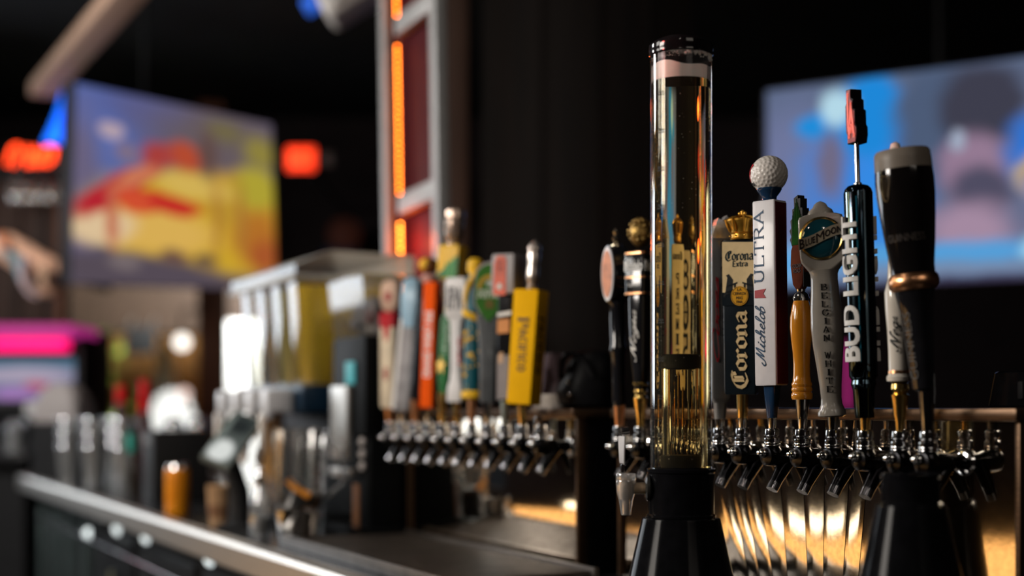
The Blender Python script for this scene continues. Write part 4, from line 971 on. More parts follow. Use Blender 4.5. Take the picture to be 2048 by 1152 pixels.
# --- Bud Light
x_, z_ = near(4.02)
t = Tap('blue-black cylinder beer tap with raised white letters and a red emblem on a rod', x_, z_, RR, GN); s = t.s
t.ferrule(834, 870, 11, 8, GOLD)
BSH = mat('blue_black_chrome', (.045, .07, .09), .1, 1, .15, 60)
hd = t.col('handle', [(836, 19, 19, 1), (780, 21, 21, 1), (773, 23, 23, 1), (768, 25, 25, 1), (760, 23, 23, 1), (752, 28, 28, 1), (700, 28.5, 28.5, 1), (386, 28.5, 28.5, 1), (378, 26, 26, 1), (372, 20, 20, 1), (369, 10, 10, 1)], BSH, k=9, yaw=-58, tilt=-1.7)
RB = 28.5 * s
bm = new(); letters(bm, 'BUD LIGHT', 0, t.h(578), 290 * s, 36 * s, 0, rot=90, style='heavy', d=.0035, wrap=RB); obj('lettering', bm, mat('raised_white', (.72, .7, .67), .4), hd)
bm = new(); letters(bm, 'BUD LIGHT', 0, t.h(578), 290 * s, 36 * s, 0, rot=90, style='heavy', d=.0035, wrap=RB); o = obj('back_lettering', bm, mat('raised_white', (.72, .7, .67)), hd); o.rotation_euler = (0, 0, PI)
bm = new()
for sx in (18,):
    letters(bm, 'I', sx * s, t.h(560), 3 * s, 330 * s, 0, wrap=RB)
obj('blue_stripe', bm, mat('teal_blue_paint', (.01, .09, .14), .25), hd)
t.col('rod', [(372, 8, 8, 1), (366, 8, 8, 1), (364, 5, 5, 1), (282, 5, 5, 1)], CHROME, hd, k=4)
em = t.pr(hd, 'emblem', [(-14, 287), (12, 287), (16, 272), (16, 256), (12, 250), (12, 222), (6, 218), (6, 200), (0, 196), (0, 178), (-15, 178), (-15, 205), (-18, 210), (-18, 262), (-15, 268)], -11, 16, BLACK)
em.rotation_euler = (0, 0, math.radians(-8))
RE = mat('red_enamel', (.2, .008, .008), .35, emit=(.6, .02, .01), es=.0); RL_ = mat('coral_enamel', (.95, .25, .18), .4)
t.pr(em, 'emblem_face', [(-13, 285), (11, 285), (14, 271), (14, 258), (10, 251), (10, 224), (4, 219), (4, 203), (-1.5, 199), (-1.5, 180), (-13, 180), (-13, 206), (-16, 211), (-16, 261), (-13, 268)], -12, -10.5, RE)
bm = new(); letters(bm, 'L', -5 * s, t.h(226), 14 * s, 82 * s, -12 * s, style='slab'); letters(bm, 'A', 1 * s, t.h(241), 21 * s, 70 * s, -12.4 * s, style='slab'); obj('emblem_lettering', bm, RL_, em)
# --- white handle behind the stout glass
x_, z_ = near(5.0)
t = Tap('white ceramic beer tap with dark script and gold ferrule, behind the black pint glass', x_, z_, RR, GN); s = t.s
bm = new(); lathe(bm, [(a * s, t.h(b)) for a, b in ((8, 868), (9, 846), (12, 830), (16, 800), (18, 790), (13, 786), (18, 778), (17, 768), (12, 764))], 24); obj('ferrule', bm, GOLD, t.root)
hd = t.col('handle', [(a, b, b, 1) for a, b in ((766, 14), (762, 24), (754, 25), (748, 21), (740, 20), (700, 20.5), (660, 22), (620, 25), (585, 26), (560, 20), (480, 16), (420, 15), (340, 15), (315, 14), (300, 12), (288, 9), (284, 3))], CER, k=8, tilt=-.9, yaw=-30)
t.col('copper_band', [(747, 21.5, 21.5, 1), (741, 21, 21, 1)], COPPER, hd, k=8)
bm = new(); letters(bm, 'Negra', 0, t.h(660), 90 * s, 26 * s, 0, rot=90, style='script', wrap=22.8 * s); obj('lettering', bm, INK, hd)
# --- Guinness
x_, z_ = near(5.75)
t = Tap('big black pint-glass beer tap with cream head and copper band, rightmost of all', x_, z_, RR, GN); s = t.s
t.ferrule(776, 872, 17, 11, DKCHROME, tilt=-2)
hd = t.col('handle', [(a, b, b, 1) for a, b in ((782, 16), (776, 22), (700, 27), (620, 33), (580, 40), (572, 44))], BLKH, k=9, tilt=-5.3, yaw=-58)
t.col('copper_band', [(580, 43, 43, 1), (572, 49, 49, 1), (562, 50, 50, 1), (552, 48, 48, 1), (546, 43, 43, 1)], COPPER, hd, k=9)
gp_ = [(548, 43), (530, 43), (480, 49), (430, 54), (390, 57), (360, 57.5), (338, 56)]
t.col('pint_body', [(a, b, b, 1) for a, b in gp_], mat('stout_black', (.006, .005, .005), .08, 0, .2, 40, coat=.6), hd, k=10)
t.col('cream_head', [(338.5, 56.2, 56.2, 1), (320, 55.6, 55.6, 1), (304, 54.5, 54.5, 1), (299, 51, 51, 1), (298, 40, 40, 1)], mat('cream_foam', (.2, .17, .14), .4, 0, .08, 60), hd, k=10)
def wg(z):
    py = HY - (z + ZR - CZ) / s
    for (a, ra), (b, rb_) in zip(gp_, gp_[1:]):
        if b <= py <= a: return (ra + (rb_ - ra) * (a - py) / (a - b)) * s
    return 43 * s
bm = new(); letters(bm, 'GUINNESS', 28 * s, t.h(476), 78 * s, 15 * s, 0, style='sans', wrap=wg); obj('glass_lettering', bm, mat('dim_gold_print', (.06, .05, .045), .4), hd)
bm = new()
hp = smoothline([(-12, 352), (-14, 375), (-4, 398), (4, 400), (9, 380), (11, 354), (-12, 352)], 4)
tube(bm, [((x * s), 0, t.h(y)) for x, y in hp], .0008, 6)
for i in range(4): tube(bm, [((-9 + i * 5) * s, 0, t.h(356)), ((-5 + i * 3.4) * s, 0, t.h(393))], .0004, 5)
for v in bm.verts:
    R = 57.3 * s; th = v.co.x / R; v.co = Vector(((R - v.co.y) * math.sin(th), -(R - v.co.y) * math.cos(th), v.co.z))
obj('harp_badge', bm, mat('dull_gold', (.12, .08, .035), .4, .6), hd)
def wb(z):
    return max(20, 33 - (HY - (z + ZR - CZ) / s * 1 - 0 - 0 - 620 if False else ((HY - (z + ZR - CZ) / s) - 620)) * .07) * s
bm = new(); letters(bm, 'GUINNESS', 2 * s, t.h(690), 135 * s, 17 * s, 0, rot=90, style='sans', wrap=wb); obj('lettering', bm, mat('dim_grey_print', (.1, .095, .09), .4), hd)

# ================================================================== far taps
def far(i): return (-.236 + .028 * i, 2.75 - .0556 * i)
def ftap(label, i, bare=False):
    x, z = far(i); return Tap(label, x, z, RL, GF, bare)
# 0 cream with stone emblem
t = ftap('cream beer tap with tan stone emblem and dripping red cap, leftmost of far tower', 0)
t.ferrule(812, 845, 11, 6, COPPER)
hd = t.col('handle', [(816, 14, 12, .4), (810, 16, 14, .3), (660, 18, 15, .3), (640, 18, 15, .4)], mat('cream_handle', (.66, .55, .4), .5, 0, .15, 30), yaw=-35, tilt=.6)
t.col('red_cap', [(655, 18.6, 15.6, .3), (640, 19, 16, .3), (628, 20, 17, .4), (624, 14, 12, .6)], mat('red_wax', (.42, .012, .02), .35, 0, .15, 30), hd)
t.pr(hd, 'red_drip', [(-9, 642), (9, 642), (6, 672), (1, 686), (-5, 670)], -16.2, -14.5, mat('red_wax', (.42, .012, .02)))
em = t.col('stone_emblem', [(624, 8, 8, 1), (618, 18, 9, .5), (600, 22, 10, .4), (570, 21, 10, .5), (561, 12, 7, .8)], mat('tan_stone', (.5, .33, .24), .7, 0, .2, 60, bump=.4), hd)
bm = new(); disc(bm, t, 0, 594, 8, 9, -11.4, -9.5); obj('red_dot', bm, mat('dull_red', (.3, .03, .03), .5), em)
bm = new(); disc(bm, t, 0, 748, 5, 14, -15, -13.4); obj('red_mark', bm, mat('dull_red', (.3, .03, .03)), hd)
# 1 grey with pale blue head
t = ftap('grey beer tap with a pale blue tapering head, beside the cream one', 1)
t.ferrule(810, 845, 9, 6, CHROME)
hd = t.col('handle', [(822, 14, 12, .4), (812, 18, 13, .3), (760, 19, 14, .3), (690, 18, 13, .3), (655, 16, 12, .4)], mat('mottled_grey', (.3, .29, .3), .5, 0, .35, 40), yaw=-25, tilt=4.6)
t.pr(hd, 'white_edge', [(-20, 818), (-13, 820), (-10, 640), (-16, 640)], -14.4, -10, WHITE)
t.col('blue_head', [(662, 13, 11, .5), (645, 17, 13, .5), (600, 20, 15, .4), (565, 19, 15, .5), (556, 12, 10, .8)], mat('pale_blue_glaze', (.3, .48, .62), .3, 0, .3, 25), hd)
# 2 black with yellow-brown ball
t = ftap('black beer tap with a yellow and brown ball on top, left of the orange bar', 2)
t.ferrule(800, 848, 9, 6, COPPER)
hd = t.col('handle', [(802, 10, 10, .6), (790, 13, 12, .5), (690, 15, 12, .5), (640, 14, 12, .6), (580, 9, 9, 1), (548, 7, 7, 1)], BLKH, yaw=-35, tilt=5.6)
t.col('pink_collar', [(566, 12, 12, 1), (556, 19, 15, .8), (548, 12, 12, 1)], mat('dusty_pink', (.5, .27, .23), .5), hd)
bm = new(); ball(bm, (0, 0, t.h(530)), 18 * t.s, 18, 12, (1, 1, .9)); obj('ball', bm, mat('brown_ball', (.12, .045, .01), .5), hd)
bm = new(); ball(bm, (-6 * t.s, -5 * t.s, t.h(529)), 15.5 * t.s, 18, 12, (1, 1, .9)); obj('yellow_half', bm, mat('yellow_paint', (.8, .46, .02), .4), hd)
# 3 orange bar
t = ftap('bright orange square-bar beer tap with white words down its front', 3)
t.ferrule(814, 848, 9, 6, CHROME)
OR = mat('bright_orange', (.9, .1, .003), .6, 0, .05, 40, spec=.05)
hd = t.col('handle', [(816, 13, 12, .12), (815, 14, 13, .12), (568, 14, 13, .12), (565, 13, 12, .12)], OR, yaw=-28, tilt=1.9)
t.text(hd, 'lettering', WHITE, [('ORANGE', 0, 730, 52, 17, -13, dict(style='heavy', rot=90)), ('WHEAT', 0, 676, 48, 17, -13, dict(style='heavy', rot=90)), ('ALE', 0, 636, 26, 17, -13, dict(style='heavy', rot=90))])
# 4 tall green and yellow
t = ftap('tallest far beer tap, green with a yellow block and stacked silver-brown finial', 4)
t.ferrule(785, 848, 10, 6, GOLD)
GRN = mat('deep_green', (.01, .13, .03), .45, 0, .2, 40)
hd = t.col('handle', [(790, 9, 8, .6), (760, 13, 11, .5), (690, 15, 12, .5), (640, 14, 11, .5), (624, 9, 9, 1)], GRN, yaw=-30, tilt=3.6)
t.text(hd, 'lettering', mat('pale_green_print', (.6, .7, .6), .5), [('Negra', 3, 680, 70, 14, -12, dict(style='script', rot=90))])
t.col('gold_rings', [(626, 8, 8, 1), (618, 10, 10, 1), (610, 8, 8, 1), (600, 11, 11, 1), (592, 8, 8, 1), (580, 11, 11, 1), (568, 8, 8, 1), (556, 9, 9, 1)], GOLD, hd, k=6)
yb = t.col('yellow_block', [(560, 16, 14, .2), (556, 24, 18, .15), (494, 25, 19, .15), (490, 20, 15, .3)], mat('yellow_paint', (.8, .46, .02)), hd)
t.pr(yb, 'green_wedge', [(-24.4, 556), (24.4, 556), (25, 512), (-24.4, 552)], -19.4, -17, GRN)
for q in range(3): t.pr(yb, 'green_stripe', [(-4 + q * 9, 556), (1 + q * 9, 556), (1 + q * 9, 526 - q * 6), (-4 + q * 9, 530 - q * 6)], -20, -18.5, mat('light_green', (.05, .3, .05), .4))
t.col('finial', [(492, 13, 13, 1), (484, 11, 11, 1), (476, 17, 17, 1), (458, 19, 19, 1), (455, 16, 16, 1), (452, 19, 19, 1), (440, 20, 20, 1), (437, 16, 16, 1), (434, 20, 20, 1), (422, 19, 19, 1), (417, 13, 13, 1)], mat('silver_brown_barrel', (.55, .42, .34), .25, .8, .35, 12), hd, k=7)
st = [(0 + (13 if i % 2 == 0 else 5.5) * math.sin(i * PI / 5), 732 - (20 if i % 2 == 0 else 8) * math.cos(i * PI / 5)) for i in range(10)]
t.pr(hd, 'gold_star', [(x - 5, y) for x, y in st], -13, -10.6, mat('gold_yellow', (.75, .48, .12), .35, .3))
# 5 white IPA
t = ftap('white beer tap with a square head lettered IPA', 5)
t.ferrule(800, 848, 7, 5, GOLD)
WT = mat('chalk_white', (.72, .7, .7), .45, 0, .03, 40)
hd = t.col('handle', [(804, 17, 14, .5), (800, 18, 15, .5), (772, 17, 14, .5), (764, 14, 12, .6), (740, 12.5, 11, .7), (680, 13.5, 12, .7), (650, 14, 12, .6), (636, 17, 13, .5)], WT, yaw=-28, tilt=.8)
t.col('head', [(638, 18, 13, .3), (634, 22.5, 15, .2), (562, 23.5, 15, .2), (556, 21, 13, .4)], WT, hd)
t.text(hd, 'lettering', mat('dark_grey_ink', (.05, .05, .055), .5), [('IPA', 0, 597, 34, 44, -15.2, dict(style='slab'))])
t.text(hd, 'red_lettering', mat('red_print', (.5, .04, .05)), [('IPA', 10, 700, 60, 6, -12.2, dict(style='bold', rot=90))])
# 6 teal and yellow
t = ftap('teal beer tap speckled with yellow, yellow foot ring and curling yellow top', 6)
t.ferrule(796, 848, 9, 6, COPPER)
TE = mat('teal_paint_deep', (.006, .085, .11), .35, 0, .25, 30)
hd = t.col('handle', [(788, 18, 16, 1), (770, 19, 17, 1), (700, 18.5, 16, 1), (650, 17, 15, 1), (600, 16, 14, 1), (560, 15, 13, 1), (545, 12, 11, 1)], TE, yaw=-25, tilt=1.2, k=7)
YP = mat('yellow_paint', (.8, .46, .02))
t.col('foot_ring', [(798, 19, 17, 1), (795, 23.5, 20, 1), (785, 23.5, 20, 1), (781, 19, 17, 1)], YP, hd, k=7)
rn = random.Random(11)
bm = new()
for i in range(30):
    py = rn.uniform(655, 775); th = rn.uniform(-1.5, 1.5); r = rn.uniform(1.6, 4.6) * t.s
    ball(bm, (18.6 * t.s * math.sin(th), -16.6 * t.s * math.cos(th), t.h(py)), r, 8, 6, (1, .5, 1))
obj('yellow_specks', bm, YP, hd)
bm = new(); tube(bm, [(18 * t.s * math.sin(a), -17 * t.s * math.cos(a), t.h(y)) for a, y in [(-1.6 + 3 * i / 16, 622 + 20 * i / 16) for i in range(17)]], 7.5 * t.s, 10); obj('yellow_scarf', bm, YP, hd)
bm = new(); tube(bm, [(17 * t.s * math.sin(a), -15 * t.s * math.cos(a), t.h(y)) for a, y in [(-1.7 + 2.2 * i / 16, 612 - 66 * i / 16) for i in range(17)]], [6 * t.s] * 17, 10); obj('yellow_band', bm, YP, hd)
t.col('yellow_cap', [(548, 13, 12, 1), (540, 17, 14, 1), (524, 16, 14, 1), (517, 10, 9, 1)], YP, hd, k=7)
# 7 green shield
t = ftap('grey beer tap with a green shield badge and pale letters', 7)
t.ferrule(800, 848, 9, 6, CHROME)
SG = mat('slate_grey', (.085, .09, .095), .4, 0, .2, 40)
hd = t.col('handle', [(806, 15, 12, .6), (800, 17, 14, .6), (745, 18, 15, .6), (700, 20, 15, .6), (660, 23, 14, .5), (630, 27, 13, .5)], SG, yaw=-12, tilt=1.2)
t.pr(hd, 'shield', [(-30, 610), (-31, 560), (-27, 540), (-15, 528), (0, 524), (15, 528), (27, 540), (31, 560), (30, 610), (18, 632), (0, 650), (-18, 632)], -13, 12, mat('shield_rim_grey', (.32, .28, .28), .4))
t.pr(hd, 'green_face', [(-27, 608), (-28, 562), (-24, 544), (-13, 533), (0, 529), (13, 533), (24, 544), (28, 562), (27, 608), (16, 628), (0, 645), (-16, 628)], -15, -12.5, mat('leaf_green', (.035, .15, .015), .4, 0, .15, 50))
bm = new()
for i in range(12):
    a, b = PI * i / 12, PI * (i + 1) / 12
    prism(bm, [(r * math.cos(q) * t.s, t.h(578 - r * math.sin(q) * 1.15)) for r, q in ((16, a), (24, a), (24, b), (16, b))], -16 * t.s, -14.8 * t.s)
obj('gold_arch', bm, mat('mustard_print', (.42, .26, .03), .5), hd)
t.text(hd, 'lettering', mat('pale_print', (.62, .66, .55), .5), [('JUPNE', 0, 589, 50, 17, -15.1, dict(style='slab'))])
bm = new(); disc(bm, t, 2, 568, 9, 6, -16, -14.8); obj('pale_spot', bm, mat('pale_spot', (.4, .42, .36), .5), hd)
t.pr(hd, 'brown_spot', [(-7, 601), (10, 601), (10, 618), (-7, 618)], -15.8, -14.8, mat('olive_brown', (.13, .1, .02), .5))
t.text(hd, 'script_lettering', mat('mid_grey_print', (.25, .26, .26), .5), [('Negra', 6, 690, 60, 12, -15.2, dict(style='script', rot=90))])
# 8 dark with red label on grey block
t = ftap('dark beer tap with grey block bearing a small red label, beside the yellow bar', 8)
t.ferrule(800, 848, 8, 6, mat('pale_green_steel', (.4, .46, .43), .3, .9))
hd = t.col('handle', [(802, 12, 10, .3), (798, 13, 11, .25), (600, 16, 12, .25), (590, 16, 12, .3)], BLKH, yaw=-30, tilt=1.4)
gb_ = t.col('grey_block', [(588, 24, 22, .15), (584, 26, 24, .12), (514, 26, 24, .12), (510, 24, 22, .2)], mat('warm_grey_block', (.36, .33, .33), .5, 0, .06, 30), hd)
t.pr(gb_, 'red_label', [(-19, 592), (9, 592), (9, 524), (5, 514), (-13, 514), (-19, 530)], -25, -23.4, mat('red_label', (.62, .1, .045), .45, 0, .25, 30))
bm = new(); disc(bm, t, -5, 575, 6, 6.5, -26, -24.6); obj('label_spot', bm, mat('pale_spot2', (.65, .6, .56), .5), gb_)
t.text(gb_, 'lettering', mat('dark_red_print', (.2, .03, .02), .5), [('ALE', -5, 538, 18, 7, -25.1, dict(style='bold')), ('RED', -5, 528, 14, 6, -25.1, dict(style='bold'))])
t.pr(hd, 'white_band', [(-15.5, 634), (15.5, 630), (15.5, 623), (-15.5, 627)], -12.9, -11, WHITE)
t.pr(hd, 'orange_panel', [(-15, 668), (12, 666), (12, 638), (-15, 640)], -12.9, -11, mat('orange_print', (.6, .24, .06), .5))
t.pr(hd, 'grey_panel', [(-12.6, 800), (11, 798), (13, 710), (-13.8, 712)], -12.6, -11, mat('mauve_grey', (.22, .2, .21), .5))
t.pr(hd, 'tan_patch', [(-10, 728), (-1, 726), (-1, 704), (-10, 708)], -13.4, -12, mat('tan_patch', (.55, .36, .22), .5))
# 9 Pacifico
t = ftap('yellow square-bar beer tap lettered down its front with a silver figure on top', 9)
t.ferrule(808, 848, 10, 6, GOLD)
YL = mat('sun_yellow', (.86, .45, .003), .6, 0, .05, 40, spec=.05)
hd = t.col('handle', [(809, 26, 22, .1), (808, 27, 23, .1), (582, 28, 23, .1), (580, 27, 22, .1)], YL, yaw=-30, tilt=4.0)
BRP = mat('brown_print', (.09, .035, .008), .5)
t.text(hd, 'lettering', BRP, [('P', -1, 647, 22, 26, -23.1, dict(style='slab', rot=-90)), ('ACIFICO', 1, 701, 86, 19, -23.1, dict(style='slab', rot=-90))])
o = t.text(hd, 'side_lettering', BRP, [('PACIFICO', 0, 690, 115, 20, -27.6, dict(style='slab', rot=-90))]); o.rotation_euler = (0, 0, PI / 2)
t.col('finial', [(581, 9, 9, 1), (574, 11, 11, 1), (568, 8, 8, 1), (560, 11, 11, 1), (552, 13, 13, 1), (545, 12, 12, 1), (525, 12, 11, 1), (510, 14, 13, 1), (502, 11, 11, 1), (499, 14, 14, 1), (494, 14, 13, 1), (487, 10, 10, 1), (481, 4, 4, 1), (479, 1, 1, 1)], mat('aged_silver', (.72, .64, .58), .28, .85, .2, 70), hd, k=7)
# bare faucet at the near end
ftap('bare chrome beer faucet without a handle, at the right end of the far tower', 10.0, True)

# ================================================================== beer tower in front
zt = 1.62; s = zt / F
tc = P(1362, HY, zt)
def hz(py): return CZ + (HY - py) * s - 1.094
tw = thing('beer_tower', 'clear upright beer tower tube filled with pale beer and foam on a black cone base', 'beer tower', (tc.x, zt, 1.094))
def blk_base(par, s, hz, k=1.0):
    bm = new(); lathe(bm, [(132 * s, 0), (132 * s, .004), (127 * s, .01), (79 * s, hz(1040)), (78 * s, hz(1036)), (70 * s, hz(1034.5))], 72); obj('cone_base', bm, BASE, par)
    bm = new(); lathe(bm, [(68 * s, hz(1035)), (69.5 * s, hz(1033)), (69.5 * s, hz(1029)), (66 * s, hz(1027)), (66 * s, hz(946)), (68.5 * s, hz(944)), (68.5 * s, hz(938)), (66 * s, hz(936)), (60 * s, hz(936)), (60 * s, hz(950))], 72); obj('collar', bm, BASE, par)
BASE = mat('black_base_plastic', (.005, .005, .006), .12, 0, .3, 60, spec=.06)
blk_base(tw, s, hz)
ro, ri, rb = 61.5 * s, 60.0 * s, 59.6 * s
z0, z1 = hz(944), hz(104)
bm = new(); lathe(bm, [(ri, z0), (ro, z0), (ro, z1), (ri, z1), (ri, z0)], 128, cap=False); bmesh.ops.remove_doubles(bm, verts=bm.verts[:], dist=1e-5)
tb = obj('tube', bm, thin('clear_acrylic', (.985, .985, .975), .0, .03, .01, .12), tw)
zl = hz(166)
bm = new(); lathe(bm, [(rb * .3, hz(934)), (rb, hz(934)), (rb, hz(180)), (rb, zl), (rb * .3, zl)], 128)
BEER = glass('pale_beer', (.97, .86, .6), 1.335)
be = obj('beer', bm, BEER, tw)
# dusting of bubbles clinging inside
bm = new(); rn = random.Random(5)
for i in range(260):
    a = rn.uniform(PI * 1.02, PI * 1.98); z = rn.uniform(hz(925), hz(200)); r = rn.uniform(.0002, .0006)
    bmesh.ops.create_icosphere(bm, subdivisions=1, radius=r, matrix=Matrix.Translation((ro * math.cos(a), ro * math.sin(a), z)))
o = obj('droplets', bm, mat('pale_droplet', (.75, .68, .55), .1, trans=.4), tw); o['kind'] = 'stuff'
FO = translucent('beer_foam', (.86, .8, .74), .45)
bm = new(); n_ = 96
top = [zl + (30 + 5 * math.sin(a * 2 + .6) + 2 * math.sin(a * 5)) * s for a in [2 * PI * i / n_ for i in range(n_)]]
loft(bm, [[Vector((r_ * math.cos(2 * PI * i / n_), r_ * math.sin(2 * PI * i / n_), (top[i] + dz) if up else zl + dz)) for i in range(n_)] for r_, up, dz in ((rb * .2, 0, .0003), (rb * .99, 0, .0003), (rb * .99, 1, 0), (rb * .9, 1, .0006), (rb * .2, 1, .0004))])
obj('foam', bm, FO, tw)
bm = new()
for i in range(90):
    a = rn.uniform(PI * 1.5, PI * 1.95); z = hz(rn.uniform(108, 122)) ; ball(bm, (ri * .99 * math.cos(a), ri * .99 * math.sin(a), z - .002 * rn.random()), rn.uniform(.0006, .002), 7, 5)
for i in range(60):
    a = rn.uniform(PI * 1.05, PI * 1.5); ball(bm, (ri * .99 * math.cos(a), ri * .99 * math.sin(a), hz(rn.uniform(112, 126))), rn.uniform(.0002, .0006), 6, 4)
o = obj('foam_flecks', bm, FO, tw); o['kind'] = 'stuff'
bm = new(); lathe(bm, [(62.5 * s, hz(114)), (64 * s, hz(112)), (63.5 * s, hz(106)), (64.5 * s, hz(103)), (63.5 * s, hz(92)), (58 * s, hz(86)), (50 * s, hz(83)), (46 * s, hz(84)), (44 * s, hz(80)), (10 * s, hz(79))], 64)
obj('lid', bm, BLACK, tw)
# ice tube in the middle of the beer
AIR = glass('ice_tube_wall', (.97, .93, .82), 1 / 1.335)
bm = new(); lathe(bm, [(.2 * rb, hz(912)), (29 * s, hz(912)), (29 * s, hz(738)), (.2 * rb, hz(738))], 64); obj('ice_tube', bm, AIR, tw)
bm = new(); lathe(bm, [(28 * s, hz(739)), (30.5 * s, hz(737)), (30.5 * s, hz(712)), (28 * s, hz(709)), (8 * s, hz(710))], 48); obj('ice_tube_cap', bm, BLACKM, tw)
bm = new(); lathe(bm, [(30 * s, hz(933.9)), (31 * s, hz(930)), (31 * s, hz(912)), (29 * s, hz(910)), (8 * s, hz(911))], 48); obj('ice_tube_foot', bm, BLACKM, tw)
# measuring marks
bm = new()
for i, py in enumerate(range(196, 930, 75)):
    th = -.82
    letters(bm, '%dozs' % (100 - 10 * i), th * ro, hz(py - 4), 15 * s, 6 * s, 0, wrap=ro, d=.0001)
    letters(bm, '_', th * ro, hz(py + 2), 18 * s, 1.2 * s, 0, wrap=ro, d=.0001)
    for k_ in range(1, 5): letters(bm, '-', (th - .06) * ro, hz(py + k_ * 15), 5 * s, .8 * s, 0, wrap=ro, d=.0001)
obj('measure_marks', bm, INK, tw)
# tap of the tower
CP = thin('smoky_clear_plastic', (.97, .93, .88), .1, .1, .35, .3)
dx = (1251 - 1362) * s; dy = -.006
bm = new(); lathe(bm, [(19 * s, hz(946)), (20 * s, hz(948)), (20 * s, hz(958)), (19 * s, hz(960)), (20 * s, hz(963)), (19.5 * s, hz(970)), (18.5 * s, hz(984)), (14 * s, hz(1000)), (9.5 * s, hz(1029)), (7 * s, hz(1029)), (7.5 * s, hz(1000)), (14 * s, hz(982)), (15.5 * s, hz(952))], 32, Matrix.Translation((dx, dy, 0)), cap=False)
va = obj('spigot_body', bm, CP, tw)
bm = new(); lathe(bm, [(12 * s, hz(998)), (14 * s, hz(990)), (15 * s, hz(962)), (8 * s, hz(956))], 24, Matrix.Translation((dx, dy, 0))); lathe(bm, [(5.5 * s, hz(1026)), (6 * s, hz(1000))], 16, Matrix.Translation((dx, dy, 0))); obj('spigot_plug', bm, mat('milky_plastic', (.85, .72, .62), .4), va)
bm = new(); tube(bm, [(dx + 14 * s, dy, hz(976)), (-62 * s, dy, hz(976))], 11.5 * s, 20); obj('spigot_stem', bm, mat('tan_plastic', (.6, .45, .3), .3, trans=.3), tw)
bm = new(); lathe(bm, [(20 * s, 0), (26 * s, 3 * s), (26 * s, 8 * s), (19 * s, 11 * s)], 28, Matrix.Translation((-73 * s, dy, hz(975))) @ Matrix.Rotation(PI / 2, 4, 'Y')); obj('spigot_washer', bm, mat('grey_black_rubber', (.03, .03, .028), .25), tw)
lv = new(); 
loft(lv, [[Vector((dx + (cx - 1251) * s + w * sx * s, dy - .004 + d * s + dd * 2.2 * s, hz(py))) for sx, dd in ((-1, -1), (1, -1), (1, 1), (-1, 1))] for py, cx, w, d in ((926, 1246.5, 4.5, 0), (922, 1246.5, 5, -1), (900, 1246.5, 6, -2), (876, 1247, 7.2, -3), (872, 1247.5, 7.2, -3))])
cl = Vector((dx, dy, 0)); bmesh.ops.transform(lv, matrix=Matrix.Translation(cl) @ Matrix.Rotation(math.radians(-32), 4, 'Z') @ Matrix.Translation(-cl), verts=lv.verts[:])
le = obj('lever', lv, mat('bright_lever_chrome', (.92, .92, .97), .4, .25), tw)
bm = new(); tube(bm, [(dx + (1241.5 - 1251 + i * 0) * s, dy - .008, hz(863)), (dx + (1256 - 1251) * s, dy - .008, hz(861))], 8 * s, 16); obj('lever_hook', bm, CHROME, le)
bm = new(); box(bm, (dx - 7 * s, dy - .004, hz(938)), (7 * s, 5 * s, 22 * s), .0008); obj('lever_fork', bm, CHROME, tw)
# second, empty base
z2 = 1.40; s2 = z2 / F; c2 = P(1822, HY, z2)
h2 = lambda py: CZ + (HY - py) * s2 - 1.094
b2 = thing('beer_tower', 'black cone base of a second beer tower without its tube, before the gold metal face', 'beer tower', (c2.x, z2, 1.094))
bm = new(); lathe(bm, [(140 * s2, 0), (140 * s2, .004), (134 * s2, .01), (70 * s2, h2(1014)), (69 * s2, h2(1010)), (62 * s2, h2(1008))], 72); obj('cone_base', bm, BASE, b2)
bm = new(); lathe(bm, [(60 * s2, h2(1009)), (61 * s2, h2(1006)), (58 * s2, h2(1003)), (58 * s2, h2(955)), (60 * s2, h2(953)), (60 * s2, h2(946)), (54 * s2, h2(946)), (54 * s2, h2(960)), (10 * s2, h2(962))], 72); obj('collar', bm, BASE, b2)

# ================================================================== things on the tap towers
def onbox(px, z): 
    p = P(px, HY, z); return (p.x, z, 1.352)
t = thing('black_bag', 'rounded black bag lying on the far tap tower by the white towel', 'bag', onbox(1176, 2.30), -.3)
bm = new()
loft(bm, [[Vector((.052 * a_ * math.cos(q) + ox, .045 * a_ * math.sin(q), z)) for q in [2 * PI * i / 28 for i in range(28)]] for z, a_, ox in ((0, .7, 0), (.006, .9, 0), (.03, 1.0, -.002), (.055, .86, .004), (.075, .8, .006), (.09, .6, .008), (.095, .25, .01))])
obj('body', bm, mat('black_bag_leather', (.006, .006, .007), .4, 0, .2, 60, spec=.12), t)
bm = new(); tube(bm, smoothline([(-.04, -.02, .05), (-.03, -.035, .085), (0, -.04, .08), (.02, -.045, .05)], 5), .004, 8); obj('strap', bm, mat('black_bag_leather', (.006, .006, .007)), t)
for i, (x_, z_) in enumerate(((-.018, .022), (-.02, .042))):
    bm = new(); ball(bm, (x_, -.044, z_), .004, 10, 6); obj('rivet', bm, CHROME, t)
t = thing('folded_towel', 'small folded white towel on the far tap tower, right of the yellow tap', 'towel', onbox(1104, 2.33), -.4)
bm = new()
for i in range(3): box(bm, (0, 0, .004 + i * .008), (.055 - i * .003, .045, .008), .0035)
obj('cloth', bm, mat('white_cloth', (.62, .56, .5), .9, 0, .1, 80, bump=.3), t)
t = thing('plastic_wrap', 'crumpled mauve clear wrap behind the yellow tap, on the far tower', 'wrap', onbox(1112, 2.44), -.5)
bm = new(); rn = random.Random(9)
loft(bm, [[Vector(((.035 - .02 * z / .1) * (1 + .3 * rn.uniform(-1, 1)) * math.cos(q), (.028 - .012 * z / .1) * (1 + .3 * rn.uniform(-1, 1)) * math.sin(q), z)) for q in [2 * PI * i / 16 for i in range(16)]] for z in (0, .02, .045, .07, .095)])
obj('wrap', bm, mat('mauve_plastic', (.13, .09, .1), .18, 0, .3, 40), t, ang=.3)
